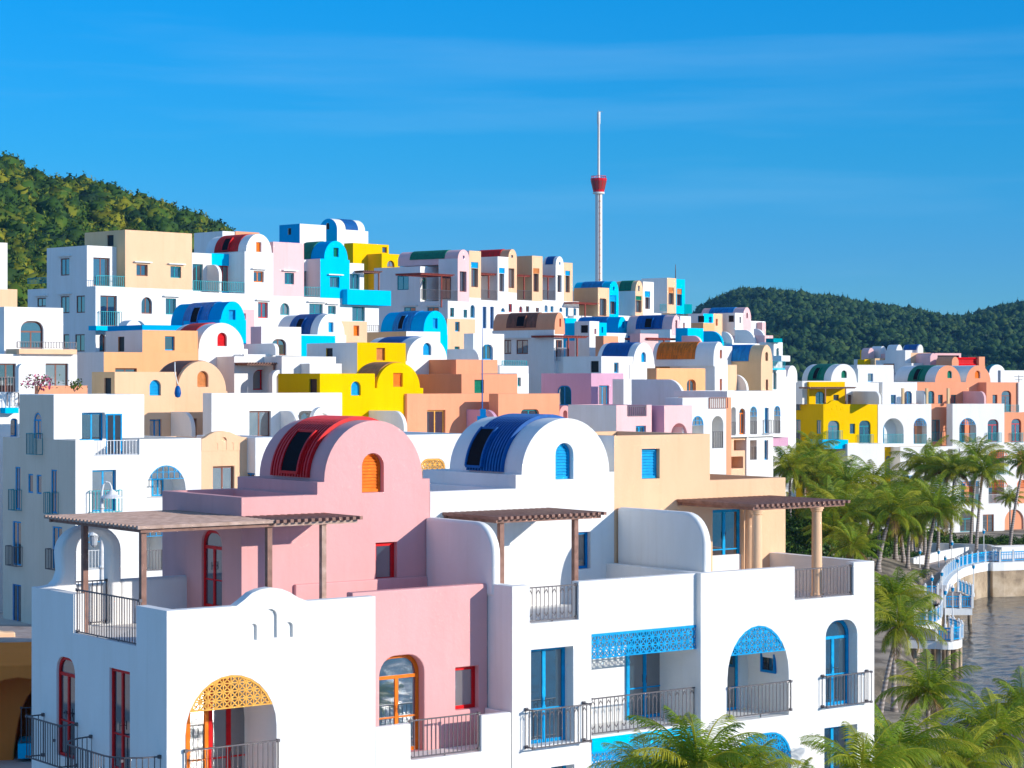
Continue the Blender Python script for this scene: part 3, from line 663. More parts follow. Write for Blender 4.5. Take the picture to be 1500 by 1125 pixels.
# --- hilltop left: cream box, red vault, pink box, blue arch in one terrace
setv(1)
h = HS(500, 150, 46, 'white hilltop house with a big plain cream box on top, below the green hill')
h.blk(500, 1005, 675, 'W', L=145, par=.5, Fw=[(525, 725, 612, 885, 'r', D_, 'BR', dict(rail=1.0, rc='TE')), (740, 733, 796, 820, 'a', G, 'BR'), (867, 740, 922, 824, 'r', G, 'TE', dict(hood=1)), (520, 925, 553, 1018, 'a', G, 'BR')],
      S=[(195, 737, 240, 783, 'r', G, 'BR', dict(hood=1)), (318, 728, 363, 817, 'r', G, 'BR', dict(hood=1)), (400, 725, 444, 815, 'r', G, 'BR'), (393, 927, 443, 1018, 'r', G, 'BR'), (331, 927, 362, 1004, 'r', G, 'BR')])
h.slab(503, 648, 884, 908, 'AQ', -.9, .9)
a = h.blk(455, 640, 462, 'W', t='L455', L=245, on=True, Fw=[(488, 527, 575, 675, 'r', D_, 'BR')], S=[(318, 530, 363, 620, 'r', G, 'BR', dict(hood=1))])
h.rail(505, 655, 622, 680, .05, 'TE'); h.rail(147, 246, 632, 664, pl='L', a=.1, c='TE')
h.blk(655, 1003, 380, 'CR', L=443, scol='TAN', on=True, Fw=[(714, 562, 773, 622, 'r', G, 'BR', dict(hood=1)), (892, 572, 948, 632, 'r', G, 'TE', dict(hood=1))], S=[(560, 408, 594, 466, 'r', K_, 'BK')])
b2 = h.nxt(1005, 'white hilltop house with a red banded vault and a small blue recess', group=GR)
h = b2
h.blk(1005, 1430, 705, 'W', dep=8, Fw=[(1350, 760, 1402, 842, 'r', G, 'RD', dict(hood=1))])
h.blk(1005, 1106, 500, 'W', t=1.6, dep=5, on=True, Fw=[(1008, 560, 1062, 700, 'r', D_, 'TE')])
h.blk(1106, 1280, 503, 'AQ', t=1.8, dep=5, on=True, Fw=[(1142, 568, 1200, 702, 'r', D_, 'RD')])
h.wing(1082, 1146, 565, 700, 1.6, 'W', rad=.8, drop=.3)
a = h.blk(1280, 1428, 494, 'W', dep=5.5, on=True, Fw=[(1327, 597, 1380, 655, 'r', G, 'OG', dict(hood=1))], par=0)
h.vault(1287, 1420, 494, 402, 'W', L=1076, band='RD', bf=(.2, .78), Fw=[(1340, 445, 1368, 497, 'r', S_, 'OG')], sky=.5)
h.rail(1010, 1278, 652, 705, .05, 'TE')
setv(2)
h = h.nxt(417, 'pale pink box house on the hilltop between the red vault and the blue arch', group=GR)
h.blk(417, 605, 553, 'W', dep=8, Fw=[(460, 600, 517, 672, 'a', G, 'TE')])
h.blk(417, 604, 225, 'LP', dep=6, on=True, Fw=[(487, 415, 545, 485, 'r', G, 'TE', dict(hood=1))])
h = h.nxt(605, 'hilltop house with a bright blue arched gable and a green tiled vault', group=GR)
h.blk(605, 1062, 562, 'W', dep=8, Fw=[(638, 605, 720, 668, 'r', G, 'TE', dict(hood=1)), (752, 617, 800, 668, 'r', G, 'TE', dict(hood=1)), (900, 623, 977, 710, 'r', G, 'TE')])
h.blk(605, 700, 335, 'W', t=1.5, dep=5, on=True, Fw=[(607, 405, 660, 555, 'r', D_, 'TE')])
h.blk(705, 883, 328, 'AQ', dep=5, on=True, scol='W', Fw=[(763, 440, 822, 505, 'r', G, 'TE', dict(hood=1))], par=0)
h.vault(728, 872, 328, 220, 'AQ', L=560, band='GN', bf=(.48, .98), sky=False, Fw=[(785, 262, 817, 318, 'r', S_, 'GN')], rim='BL')
h.blk(883, 970, 355, 'W', t=1.4, dep=4, on=True, Fw=[(885, 422, 945, 516, 'r', D_, 'TE')])
h.rail(606, 705, 503, 560, .05, 'TE')
h.blk(870, 1135, 515, 'AQ', t=-.6, dep=2.5, yb=608, par=.9)
h.pergx(968, 1075, 400, .4, 3, 'BR', posts=(1068,), drop=2.4)
# --- rooftops above the hilltop terrace
setv(2)
h = HS(580, 234, 46, 'white and steel-blue rooftop house against the sky with a blue and yellow vault')
h.blk(580, 740, 115, 'W', L=455, scol='BL', S=[(507, 143, 527, 183, 'r', K_, 'BK')])
h.blk(808, 997, 150, 'W', L=700, scol='BL', par=0, t=-.5)
a0 = h.s(808, -.5)
h.vault(700, 808, 150, 84, 'BL', t=a0 - .01, dep=h.s(978, -.5) - a0, pl='L', rim='W', band='DB', bf=(.3, .75), sky=False, Fw=[(740, 110, 760, 150, 'a', K_, 'BK')])
h = HS(905, 224, 46, 'yellow box house on the hilltop with a lower yellow wing')
h.blk(905, 1123, 232, 'YL', L=850, Fw=[(1083, 258, 1112, 293, 'r', G, 'BR')]); h.blk(1080, 1190, 297, 'YL', L=978, t=-2.2, Fw=[(1113, 340, 1158, 380, 'a', G, 'BR')])
h = HS(108, 190, 46, 'small white and coral parapet peeping out behind the red vault'); h.blk(108, 190, 160, 'W', dep=4); h.blk(188, 332, 161, 'CO', dep=4, t=-.1)
# --- left edge
setv(1)
h = HS(22, 118, 40, 'white villa with a large arched glass door and grey scroll balcony at the left edge')
h.blk(22, 330, 783, 'W', L=-120, Fw=[(108, 858, 228, 1003, 'o', D_, 'BR')], par=.3)
h.blk(-40, 403, 1030, 'W', t=-1.4, dep=3, Fw=[(-10, 1080, 84, 1240, 'r', D_, 'BR', dict(rail=.9, out=.05)), (238, 1080, 358, 1245, 'r', D_, 'BR')], par=0)
h.slab(100, 403, 1005, 1031, 'CR', -1.75, 1.5, 'cornice'); h.rail(90, 398, 968, 1004, -1.6, 'GY')
setv(5); 
h = HS(100, 113, 40, 'white planted terrace with a terracotta coping and a slim free-standing arch'); 
h.blk(90, 460, 206, 'W', dep=3.4, par=0)
mb = MB(); a0 = h.s(200, -.05); a1 = h.s(458, -.05); z = h.z(206, a0, 0); mb.box((a0, -.05, z), (a1, .35, z + .45)); h.put('coping', mb, stucco('CO'))
a0 = h.s(100, 0); a1 = h.s(154, 0); z1 = h.z(45, a0, 0); mb = MB(); mb.ring(shape('a', a0, z - .2, a1, z1), shape('a', a0 + .3, z - .1, a1 - .3, z1 - .3), .05, .4); h.put('arch', mb, stucco('W'))
setv(1)
h = HS(-10, 132, 40, 'tall white tower house cut off by the left edge, on a cream storey')
h.blk(-60, 90, 688, 'CR', dep=5); h.blk(-60, 38, 445, 'W', dep=5, on=True)
setv(5)
h = HS(-20, 112, 37, 'narrow white house at the far left with a blue-based balcony above an arch')
h.blk(-60, 101, 195, 'W', dep=6, Fw=[(55, 332, 92, 428, 'o', G, 'MB')]); h.rail(38, 97, 198, 272, -.5, 'GY'); h.slab(28, 98, 276, 305, 'AQ', -.6, .65)
# --- big white house with teal balconies (left)
setv(5)
h = HS(395, 103, 37, 'big white corner house with blue doors and small teal balconies, left of the cream gable'); h.bev = .06
RT = dict(rail=1.0, rc='TE'); RG = dict(rail=.95, rc='GY')
def notch(h, x0, x1, y0, dep=.5): return ((h.s(x0, 0), -.5, h.z(y0, h.s(x0, 0), 0)), (h.s(x1, 0), dep, 99))
h.blk(395, 1052, 447, 'W', L=15, scol='SD', par=1.3, cuts=[notch(h, 493, 729, 527)], Fw=[(483, 602, 608, 818, 'r', D_, 'BL', dict(rail=1.0, rc='TE', out=.3)), (765, 577, 972, 745, 'a', 'lo', 'BL', dict(lat=.42, door=(.45, .75, .55), rise=1.2)), (450, 915, 600, 1120, 'o', 'lo', 'BL', dict(lat=.3, rail=.9, rc='LG', door=(.05, .5, .7))), (755, 915, 850, 1130, 'r', 'lo', 'BL', dict(lat=.15, door=(.1, .6, .8), rail=1.0))],  # scol: warm bounced light put into the colour of the shaded white side
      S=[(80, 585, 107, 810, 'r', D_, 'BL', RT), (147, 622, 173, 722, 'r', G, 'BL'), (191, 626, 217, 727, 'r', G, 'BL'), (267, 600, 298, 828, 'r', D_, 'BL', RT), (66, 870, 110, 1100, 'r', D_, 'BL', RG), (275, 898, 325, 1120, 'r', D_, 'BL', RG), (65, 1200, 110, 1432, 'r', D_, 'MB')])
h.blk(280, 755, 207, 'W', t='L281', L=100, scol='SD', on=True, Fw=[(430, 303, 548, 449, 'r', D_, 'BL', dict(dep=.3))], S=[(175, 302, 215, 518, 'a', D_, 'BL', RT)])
tt = h.t(281, 0) - .02; o = h.window('r', D_, 'BL', {}, 0, h.z(525, h.s(560, tt), tt), h.s(597, tt) - h.s(550, tt) + .3, h.z(307, h.s(560, tt), tt), 0, .06, 'F'); o['label'] = 'blue glazed door leaf standing open'
o.location = (h.s(550, tt), tt - .1, 0); o.rotation_euler = (0, 0, R(-20))
h.rail(495, 727, 447, 526, .1, 'LG')
h2 = h.nxt(1052, 'cream house front with a curved gable, three small niches and a brown glazed window', group=GR); h2.bev = .05
h2.blk(1052, 1335, 447, 'CR', dep=8, par=.8, Fw=[(1115, 583, 1225, 745, 'r', D_, 'BR')])
def gab(h, pts, col, niches):
    po = [(h.s(x, 0), h.z(y, h.s(x, 0), 0)) for x, y in pts]; lo = po[0][1] - .6
    mb = MB(); mb.prism([(po[0][0], lo), (po[-1][0], lo)] + po[::-1], -.02, .3); cut = MB(); td = []
    for n in niches: h.opening((*n, 'a', 'n', 'W', dict(dep=.09, fill=1)), 'F', -.02, cut, td)
    h.finish(csg([('+', mb), ('-', cut)], [stucco(col)], 'gable'), 'gable', bev=.03)
gab(h2, [(1053, 440), (1070, 434), (1095, 416), (1125, 402), (1165, 397), (1205, 404), (1232, 417), (1262, 428), (1300, 432)], 'CR', [(1125, 460, 1140, 497), (1158, 430, 1186, 497), (1205, 457, 1221, 497)])
h3 = h2.nxt(1335, 'narrow white house wall tucked between the cream gable and the purple vault', t=-.8, group=GR); h3.blk(1335, 1500, 432, 'W', dep=6, S=[(1283, 617, 1330, 697, 'r', G, 'MB')])
# --- cream house with brown vault
h = HS(600, 122, 37, 'cream house with a brown-tiled vault and a blue arched shutter'); h.bev = .03
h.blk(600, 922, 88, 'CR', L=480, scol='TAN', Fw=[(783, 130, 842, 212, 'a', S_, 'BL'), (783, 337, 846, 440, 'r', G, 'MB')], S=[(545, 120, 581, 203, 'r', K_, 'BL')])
h.blk(918, 1190, 190, 'CR', dep=5, par=0, Fw=[(1004, 333, 1030, 434, 'r', G, 'BR')])
h.vault(926, 1184, 190, 32, 'CR', L=800, band='BR', bf=(.1, .9), sky=False, Fw=[(1034, 85, 1089, 167, 'a', S_, 'TC')], drop=.4)
h.wing(893, 1003, 297, 440, 0, 'W', rad=1.0)
# --- white box right of it
h = HS(1106, 121, 37, 'plain white box house with a white-curtained brown window, before the yellow house'); h.bev = .03
h.blk(1106, 1790, 200, 'W', L=1060, par=.4, Fw=[(1305, 293, 1417, 428, 'r', D_, 'BR')])
setv(6); h.wing(95, 172, 318, 437, -.02, 'W', rad=1.0); 
a0 = h.s(246, -1.2); a1 = h.s(340, -1.2); z0 = h.z(380, a0, -1.2); z1 = h.z(300, a0, -1.2); mb = MB(); mb.ring(shape('a', a0, z0 - 3, a1, z1), shape('a', a0 + .35, z0 - 2.9, a1 - .35, z1 - .35), -1.2, -.8); h.put('arch', mb, stucco('W'))
mb = MB(); q0 = h.s(185, -.1); q1 = h.s(250, -.1); mb.prism(shape('o', q0, h.z(365, q0, 0), q1, h.z(318, q0, 0)), -.06, -.03); h.put('window', mb, glass())
# --- white arch with red vault, orange box
setv(1)
h = HS(745, 132, 37, 'orange box house with white shaded side and a blue square window')
h.blk(543, 1036, 1020, 'OR', L=405, scol='W', Fw=[(603, 1105, 716, 1130, 'r', G, 'BR')])
h.blk(745, 1034, 905, 'OR', L=553, scol='W', t='L745', on=False, Fw=[(863, 938, 914, 1012, 'r', G, 'BL')], S=[(618, 940, 650, 1018, 'r', K_, 'MB')]) if 0 else h.blk(745, 1034, 905, 'OR', t=.6, L=553, scol='W', Fw=[(863, 938, 914, 1012, 'r', G, 'BL')], S=[(618, 940, 650, 1018, 'r', K_, 'MB')])
h = HS(1045, 136, 37, 'tall white house with a round white gable, red arched shutter and red vault band')
h.blk(1038, 1296, 1002, 'W', dep=5, par=0)
h.vault(1040, 1276, 1002, 868, 'W', L=880, band='RD', bf=(.3, .82), sky=False, Fw=[(1137, 918, 1188, 990, 'a', S_, 'RD')], drop=.3)
# --- white dome wall, blue vault
h = HS(655, 147, 37, 'small white dome-topped wall beside the blue balcony'); h.vault(655, 747, 912, 853, 'W', dep=1.2, drop=4)
h = HS(1150, 145, 37, 'bright blue house with a blue vault and dark skylight, above the orange box')
h.blk(1150, 1288, 850, 'AQ', dep=5, par=0); h.blk(745, 1151, 878, 'BL', t=.6, dep=5, par=.2)
h.vault(1154, 1284, 875, 755, 'AQ', L=893, band='MB', bf=(.25, .75), Fw=[(1197, 800, 1232, 858, 'r', S_, 'BL')], sky=.5, rim='BL')
h = HS(1268, 149, 37, 'pale pink wall with a tiny red window beside the blue vault'); h.blk(1262, 1331, 797, 'LP', dep=3, Fw=[(1266, 818, 1286, 850, 'r', G, 'RD')])
# --- centre left
setv(2)
h = HS(345, 142, 40, 'white house with pink shaded side and rounded brown doorway, left of the blue-banded vault'); h.blk(345, 588, 742, 'W', L=280, scol='LP', Fw=[(410, 820, 498, 918, 'o', D_, 'BR')])
h = HS(432, 138, 38, 'low blue roof wall with a rounded white end'); h.blk(240, 432, 912, 'W', dep=5, par=0); h.wing(238, 432, 850, 912, 3.2, 'W', rad=.5, drop=.1); h.wing(238, 405, 856, 912, 3.0, 'BL', rad=.1, drop=.1) if 0 else None
h = HS(260, 134, 38, 'white terrace house with a red arched door beneath a small tiled pergola')
h.blk(230, 560, 1005, 'W', t=-.1, dep=6, Fw=[(294, 1006, 406, 1130, 'o', D_, 'RD')]) if 0 else h.blk(180, 560, 925, 'W', t=1.4, dep=4, Fw=[(294, 1006, 406, 1130, 'o', D_, 'RD')])
h.pergx(262, 482, 962, -.1, 1.5, 'WD', posts=(430,), drop=2.4)
a0 = h.s(412, -.6); a1 = h.s(490, -.6); z1 = h.z(1008, a0, -.6); mb = MB(); mb.ring(shape('a', a0, z1 - 3.4, a1, z1), shape('a', a0 + .3, z1 - 3.3, a1 - .3, z1 - .3), -.6, -.2); h.put('arch', mb, stucco('W'))
h = HS(710, 151, 40, 'white house with a white vault banded dark blue, above a bright blue wall'); h.blk(560, 862, 790, 'W', dep=5, par=0); h.vault(688, 852, 792, 665, 'W', L=437, band='DB', bf=(.18, .7), Fw=[(755, 717, 786, 778, 'r', S_, 'BL')], sky=.5)
h.blk(585, 796, 797, 'AQ', t=-1.0, dep=1.2, par=0)
h = HS(850, 153, 40, 'small cream box with an orange shutter behind the yellow house'); h.blk(836, 990, 710, 'CR', dep=4, Fw=[(908, 737, 943, 800, 'r', S_, 'OG')])
h = HS(1345, 160, 42, 'blue house with a tall blue gable and blue vault with dark skylight, right of centre'); h.blk(1330, 1482, 790, 'AQ', dep=5, par=0)
h.vault(1335, 1480, 770, 647, 'AQ', L=1073, band='MB', bf=(.3, .72), Fw=[(1392, 693, 1421, 755, 'r', S_, 'BL')], sky=.5, rim='BL')
h.blk(1230, 1436, 772, 'W', t=-1.8, L=990, scol='TAN', par=.2)
h.rail(985, 1062, 735, 775, 2, 'GY')
h = HS(1245, 142, 38, 'white house with a broad white gable, pale blue arched window and dark blue vault'); h.blk(1226, 1580, 955, 'W', dep=5, par=0); h.vault(1232, 1478, 950, 803, 'W', L=960, band='DB', bf=(.25, .8), sky=False, Fw=[(1332, 842, 1383, 918, 'a', S_, 'BL')], drop=.3)
h = HS(930, 137, 38, 'yellow box house with a lilac-white shaded side and a brown louvre'); h.blk(930, 1226, 840, 'YL', L=622, scol='W', Fw=[(1048, 873, 1101, 950, 'r', S_, 'TC')], S=[(740, 875, 780, 963, 'r', K_, 'BK')])
h = HS(540, 134, 38, 'low white terrace wall in front of the yellow box'); h.blk(470, 800, 925, 'W', dep=2.5, t=1, par=.5); h.blk(640, 835, 968, 'W', dep=1, t=0, par=.5)
# --- yellow vaulted house
setv(6)
h = HS(277, 126, 38, 'bright yellow house with a round yellow gable, orange louvre and blue arched window'); h.bev = .03
h.blk(277, 528, 147, 'YL', L=85, Fw=[(420, 183, 464, 248, 'a', S_, 'BL'), (422, 347, 465, 375, 'r', G, 'MB')], S=[(228, 172, 263, 240, 'r', K_, 'BL')])
h.blk(527, 750, 214, 'YL', dep=5, par=0); h.vault(537, 735, 214, 97, 'YL', L=424, band='TC', bf=(.1, .9), sky=False, Fw=[(613, 145, 656, 208, 'r', S_, 'OG')], drop=.3)
h.wing(500, 661, 316, 430, 0, 'W', rad=1.0)
# --- coral house
h = HS(675, 129.5, 40, 'coral house of stepped boxes with an orange-framed window, right of the yellow house'); h.bev = .03
h.blk(675, 1090, 240, 'CO', L=652, Fw=[(768, 315, 851, 426, 'r', D_, 'AM')]); h.blk(925, 1181, 150, 'CO', L=722, t=3.0, Fw=[(985, 176, 1027, 237, 'r', S_, 'GN')]); h.blk(900, 1090, 83, 'CO', t=7, dep=3)
h.wing(947, 1084, 312, 425, -.02, 'PU', rad=1.0)
h = HS(1093, 131, 40, 'coral box with a dark orange side and a rounded window, above the blue vault'); h.bev = .03
h.blk(1093, 1374, 240, 'CO', L=1050, Fw=[(1198, 312, 1280, 360, 'o', G, 'TE')])
a0 = h.s(1374, .5); a1 = h.s(1426, .5); z1 = h.z(294, a0, .5); mb = MB(); mb.ring(shape('a', a0, z1 - 3.4, a1, z1), shape('a', a0 + .3, z1 - 3.3, a1 - .3, z1 - .3), .5, .9); h.put('arch', mb, stucco('PK'))
# --- hilltop centre: five tall narrow fronts with vaults
setv(3)
h = HS(480, 196, 52, 'hilltop house with a long green tiled vault and pink arched front'); 
Sw = [(160, 550, 244, 582, 'r', G, 'TE', dict(hood=1)), (330, 550, 414, 582, 'r', G, 'TE', dict(hood=1)), (110, 320, 193, 423, 'r', G, 'TE', dict(hood=1))]
BW = [(x0, y0 + 6, x1, y1, k, G if y1 < 640 else D_, c) for x0, y0, x1, y1, k, c in
     ((497, 548, 527, 622, 'r', 'TE'), (595, 562, 622, 627, 'r', 'TE'), (645, 527, 678, 628, 'a', 'BL'), (735, 540, 763, 705, 'r', 'DB'), (790, 540, 817, 708, 'r', 'DB'), (870, 550, 898, 585, 'a', 'BL'), (925, 520, 951, 585, 'r', 'RD'), (1002, 537, 1027, 587, 'a', 'RD'), (1052, 537, 1077, 585, 'r', 'BR'), (1125, 548, 1148, 585, 'r', 'BR'), (1188, 530, 1211, 585, 'o', 'BL'), (1232, 537, 1254, 585, 'r', 'BL'), (1297, 547, 1319, 585, 'a', 'BL'), (1343, 548, 1363, 620, 'r', 'BL'), (1400, 553, 1421, 620, 'r', 'BL'))]
def base(h, x0, x1, y, **k): h.blk(x0, x1, y, 'W', par=.2, Fw=[w for w in BW if x0 < w[0] < x1], **k)
base(h, 480, 721, 503, L=-60, S=Sw[:2])
t2 = h.t(278, 0)
h.blk(278, 560, 250, 'W', t=t2, L=-60, on=True, S=Sw[2:], Fw=[(293, 327, 327, 497, 'a', D_, 'GN'), (435, 325, 505, 495, 'r', D_, 'BR')], par=.2)
h.pergx(285, 520, 297, t2 - 3.2, 3.0, 'RB', posts=(440,), drop=3.0); h.rail(285, 552, 425, 497, .05, 'GY')
def fin(h, x0, x1, yt, yb, col, L, w, sh=None, scol='W', arch=None, vL=None, band=None, slit=None, rim=None):
    fw = [(w[0], w[1], w[2], w[3], 'r', G, 'BR', dict(dep=.3))] + ([(sh[0], sh[1], sh[2], sh[3], 'r', S_, sh[4], dict(dep=.12))] if sh else [])
    b0 = h.bz
    if yb < 500 and VW == V[3] and h.z(yb, h.s(x0), 0) > h.bz + .05: h.blk(x0, x1, yb, 'W', L=L, dep=5, on=True, par=0); h.bz = h.z(yb, h.s(x0), 0)
    h.blk(x0, x1, yt, col, L=L, dep=5, on=True, Fw=fw, scol=scol, par=0 if arch else .3); h.bz = b0
    if arch: h.vault(x0 + 1, x1 - 1, yt, arch, col, L=vL, band=band, bf=(.22, .8), sky=False, rim=rim, Fw=[(*slit, 'r', S_, 'BL' if len(slit) == 4 else 'OG')] if slit else [])
fin(h, 553, 637, 192, 512, 'LP', 412, (567, 288, 617, 437), arch=128, vL=115, band='GN', slit=(590, 172, 603, 233), scol='W')
h.window('r', D_, 'BR', {}, h.t(503, h.s(553)), h.z(495, h.s(553), 4), h.t(435, h.s(553)), h.z(325, h.s(553), 4), h.s(553) - .02, .02, 'L')
fin(h, 637, 721, 135, 478, 'CR', None, (652, 266, 702, 403), sh=(650, 220, 703, 264, 'BL'))
h = h.nxt(721, 'white narrow hilltop front with blue louvre joined to a cream arch with crimson vault', group=GR); base(h, 721, 985, 497)
fin(h, 845, 921, 178, 440, 'W', 722, (857, 304, 894, 435), sh=(855, 262, 897, 302, 'BL')); h.pergx(722, 838, 297, .2, 2, 'RB', posts=(786,)); h.rail(722, 843, 425, 495, .05, 'GY'); h.wing(728, 787, 322, 485, 2.5, 'W', rad=1.2)
fin(h, 922, 984, 186, 440, 'CR', None, (925, 266, 967, 410), arch=125, vL=640, band='RD', slit=(944, 168, 958, 226), rim='CO')
h = h.nxt(985, 'cream narrow hilltop house with a brown louvre and shaded beige side', group=GR); base(h, 985, 1173, 497)
fin(h, 1097, 1173, 172, 500, 'CR', 985, (1107, 304, 1146, 437), sh=(1105, 265, 1150, 303, 'TC'), scol='TAN'); h.pergx(990, 1095, 310, .2, 2, 'RB', posts=(1045,)); h.rail(990, 1095, 428, 497, .05, 'GY'); h.wing(993, 1047, 335, 490, 2.5, 'W', rad=1.2)
h = h.nxt(1173, 'white arched hilltop house with dark blue tiled vault and a cream end bay', group=GR); base(h, 1173, 1440, 497)
fin(h, 1270, 1328, 237, 500, 'W', 1176, (1283, 315, 1314, 440), arch=178, vL=1176, band='DB', slit=(1293, 220, 1306, 270)); h.pergx(1178, 1268, 315, .2, 2, 'RB', posts=(1220,)); h.rail(1178, 1268, 428, 495, .05, 'GY'); h.wing(1180, 1227, 340, 490, 2.5, 'W', rad=1.2)
fin(h, 1328, 1393, 222, 505, 'CR', None, (1342, 319, 1373, 442), sh=(1340, 283, 1376, 318, 'BL'))
# --- hilltop right
setv(4)
h = HS(305, 212, 52, 'beige hilltop house with a blue vault and a blue louvre'); 
h.blk(163, 430, 330, 'W', dep=8, par=.2, t=.6); h.bz = h.z(333, h.s(305), 0)
fin(h, 305, 370, 165, 335, 'CR', 163, (315, 230, 355, 333), scol='TAN'); fin(h, 371, 426, 180, 325, 'AQ', None, (377, 247, 412, 322), sh=(375, 206, 413, 245, 'BL'), arch=128, vL=163, band='MB', slit=(393, 160, 403, 200)); h.pergx(163, 303, 250, .1, 3, 'RB', posts=(235,), drop=2.8)
h = HS(525, 216, 52, 'cream arched hilltop house with a green tiled vault and green louvre'); h.blk(426, 632, 330, 'W', dep=8, par=.2, t=.6); h.bz = h.z(330, h.s(525), 0)
fin(h, 525, 570, 185, 325, 'CR', 425, (527, 241, 562, 312), sh=(527, 207, 562, 240, 'GN'), arch=125, vL=405, band='GN', slit=(541, 155, 551, 195)); fin(h, 570, 633, 130, 325, 'W', None, (583, 223, 612, 292), sh=(580, 187, 613, 222, 'BL')); h.wing(430, 476, 238, 330, 2.5, 'W', rad=1.2)
h = HS(712, 222, 52, 'white hilltop house with narrow cream front and blue end, right end of ridge'); h.blk(632, 860, 315, 'W', dep=8, par=.2, t=.6); h.bz = h.z(315, h.s(712), 0)
fin(h, 712, 765, 108, 310, 'CR', 560, (720, 198, 752, 266), sh=(720, 165, 752, 197, 'TC')); fin(h, 765, 817, 115, 312, 'AQ', None, (770, 206, 799, 272), sh=(770, 172, 800, 205, 'TC')); h.wing(628, 673, 214, 310, 2.5, 'W', rad=1.2)
h.blk(812, 858, 262, 'TE', dep=2.5, on=True, par=0); h.rail(672, 712, 265, 305, .05, 'TE')
# --- below the hilltop, centre
setv(3)
h = HS(1257, 172, 50, 'white house with lilac shaded side and a coral vault open with lattice'); h.blk(1257, 1328, 715, 'W', L=805, par=0, S=[(890, 790, 944, 893, 'r', G, 'BR', dict(hood=1)), (982, 790, 1067, 893, 'r', G, 'BR', dict(hood=1))], Fw=[(1270, 790, 1320, 942, 'r', D_, 'BR', dict(rail=1.0, rc='LG'))])
h.vault(1262, 1336, 700, 588, 'CO', L=812, band='BR', bf=(.3, .78), sky=.5, Fw=[(1297, 633, 1310, 693, 'r', S_, 'OG')], rim='CO')
h.blk(1325, 1500, 912, 'W', t=-.6, dep=7, par=0); h.pergx(1265, 1500, 755, -.5, 2.4, 'RB', posts=(1370, 1435), drop=3.2)
setv(3); h.wing(1345, 1492, 797, 912, 3, 'LP', rad=1.2)
h = HS(667, 150, 45, 'white box house with a rounded blue door, below the hilltop row'); h.blk(667, 892, 742, 'W', L=598, Fw=[(733, 822, 812, 935, 'o', D_, 'BL')]); h.wing(473, 708, 858, 960, 1.5, 'W', rad=.8, th=.3)
h.blk(860, 1070, 980, 'W', t=-1.0, dep=4, par=.7); h.rail(878, 1056, 943, 980, -.9, 'TE')
h = HS(475, 165, 45, 'cream box house with a small blue window beside the blue vault'); h.blk(475, 680, 633, 'CR', dep=5, Fw=[(533, 657, 567, 728, 'r', G, 'BL'), (530, 838, 566, 860, 'r', G, 'TE')])
h = HS(1000, 140, 45, 'narrow white stair wall with a blue door, under the teal balcony'); h.blk(985, 1072, 1035, 'W', dep=4, Fw=[(992, 1065, 1016, 1130, 'r', D_, 'TE')])
setv(4)
h = HS(430, 186, 50, 'bright blue house with a long blue vault in the middle of the slope'); h.blk(428, 475, 420, 'AQ', dep=5, par=0); h.vault(424, 474, 405, 337, 'AQ', L=180, band='MB', bf=(.3, .95), sky=False, rim='BL', Fw=[(449, 368, 460, 405, 'r', S_, 'MB')]); h.blk(355, 478, 432, 'W', t=-1, dep=2)
h = HS(255, 176, 50, 'white box with a dark square opening and a blue end wall'); h.blk(255, 312, 363, 'W', L=168, S=[(203, 387, 246, 432, 'r', K_, 'BR')], Fw=[(284, 408, 296, 440, 'r', G, 'RD')]); h.blk(311, 356, 372, 'AQ', dep=4, Fw=[(326, 398, 336, 432, 'r', G, 'MB')])
h = HS(113, 182, 50, 'blue narrow wall beside the coral vault'); h.blk(113, 178, 345, 'AQ', dep=3, Fw=[(128, 385, 140, 420, 'r', G, 'MB')])
h = HS(338, 170, 50, 'small coral box below the blue vault'); h.blk(338, 425, 450, 'CO', dep=.8)
h = HS(730, 183, 50, 'white house with a pink vault tiled dark blue'); h.blk(730, 832, 412, 'W', L=555, Fw=[(764, 438, 776, 460, 'r', G, 'BL')]); h.vault(740, 792, 410, 328, 'LP', L=475, band='DB', bf=(.22, .8), sky=.5, Fw=[(761, 358, 772, 405, 'r', S_, 'BR')]); h.blk(790, 852, 333, 'W', dep=3, Fw=[(806, 372, 817, 410, 'r', S_, 'OG')])
h = HS(497, 188, 50, 'tiny blue and orange boxes left of the pink and blue vault'); h.blk(497, 522, 362, 'AQ', L=470, scol='MB', Fw=[(505, 380, 515, 410, 'r', G, 'MB')]); h.blk(522, 553, 360, 'OR', dep=3, Fw=[(535, 378, 545, 410, 'r', G, 'OG')])
h = HS(560, 174, 50, 'pale pink parapet wall under the pink and blue vault'); h.blk(553, 660, 436, 'LP', dep=1); h.pergx(605, 765, 460, -.3, 2.4, 'RB', posts=(700,), drop=2.4)
h = HS(925, 196, 50, 'white house with blue, cream and orange box fronts and a black square window'); h.blk(925, 985, 318, 'AQ', L=835, scol='W', S=[(893, 332, 927, 370, 'r', K_, 'BK')], Fw=[(958, 338, 975, 372, 'r', G, 'MB')]); h.blk(985, 1037, 318, 'CR', dep=3, Fw=[(998, 350, 1010, 390, 'r', S_, 'OG')]); h.blk(925, 990, 373, 'OR', t=-1.4, dep=2, par=.1)
h = HS(1112, 198, 50, 'white house under a pink vault tiled dark blue, nearest the far hill'); h.blk(1112, 1162, 314, 'W', L=1010, S=[(1073, 330, 1105, 368, 'r', K_, 'BK')], Fw=[(1138, 338, 1148, 375, 'r', S_, 'BR')]); h.blk(1160, 1206, 345, 'LP', dep=4, par=0); h.vault(1158, 1206, 350, 282, 'LP', L=910, band='MB', bf=(.25, .82), sky=False, Fw=[(1179, 315, 1188, 355, 'r', S_, 'BR')])
h.blk(1206, 1290, 362, 'W', t=.4, dep=5); h.blk(1272, 1292, 370, 'LP', t=-.2, dep=3)
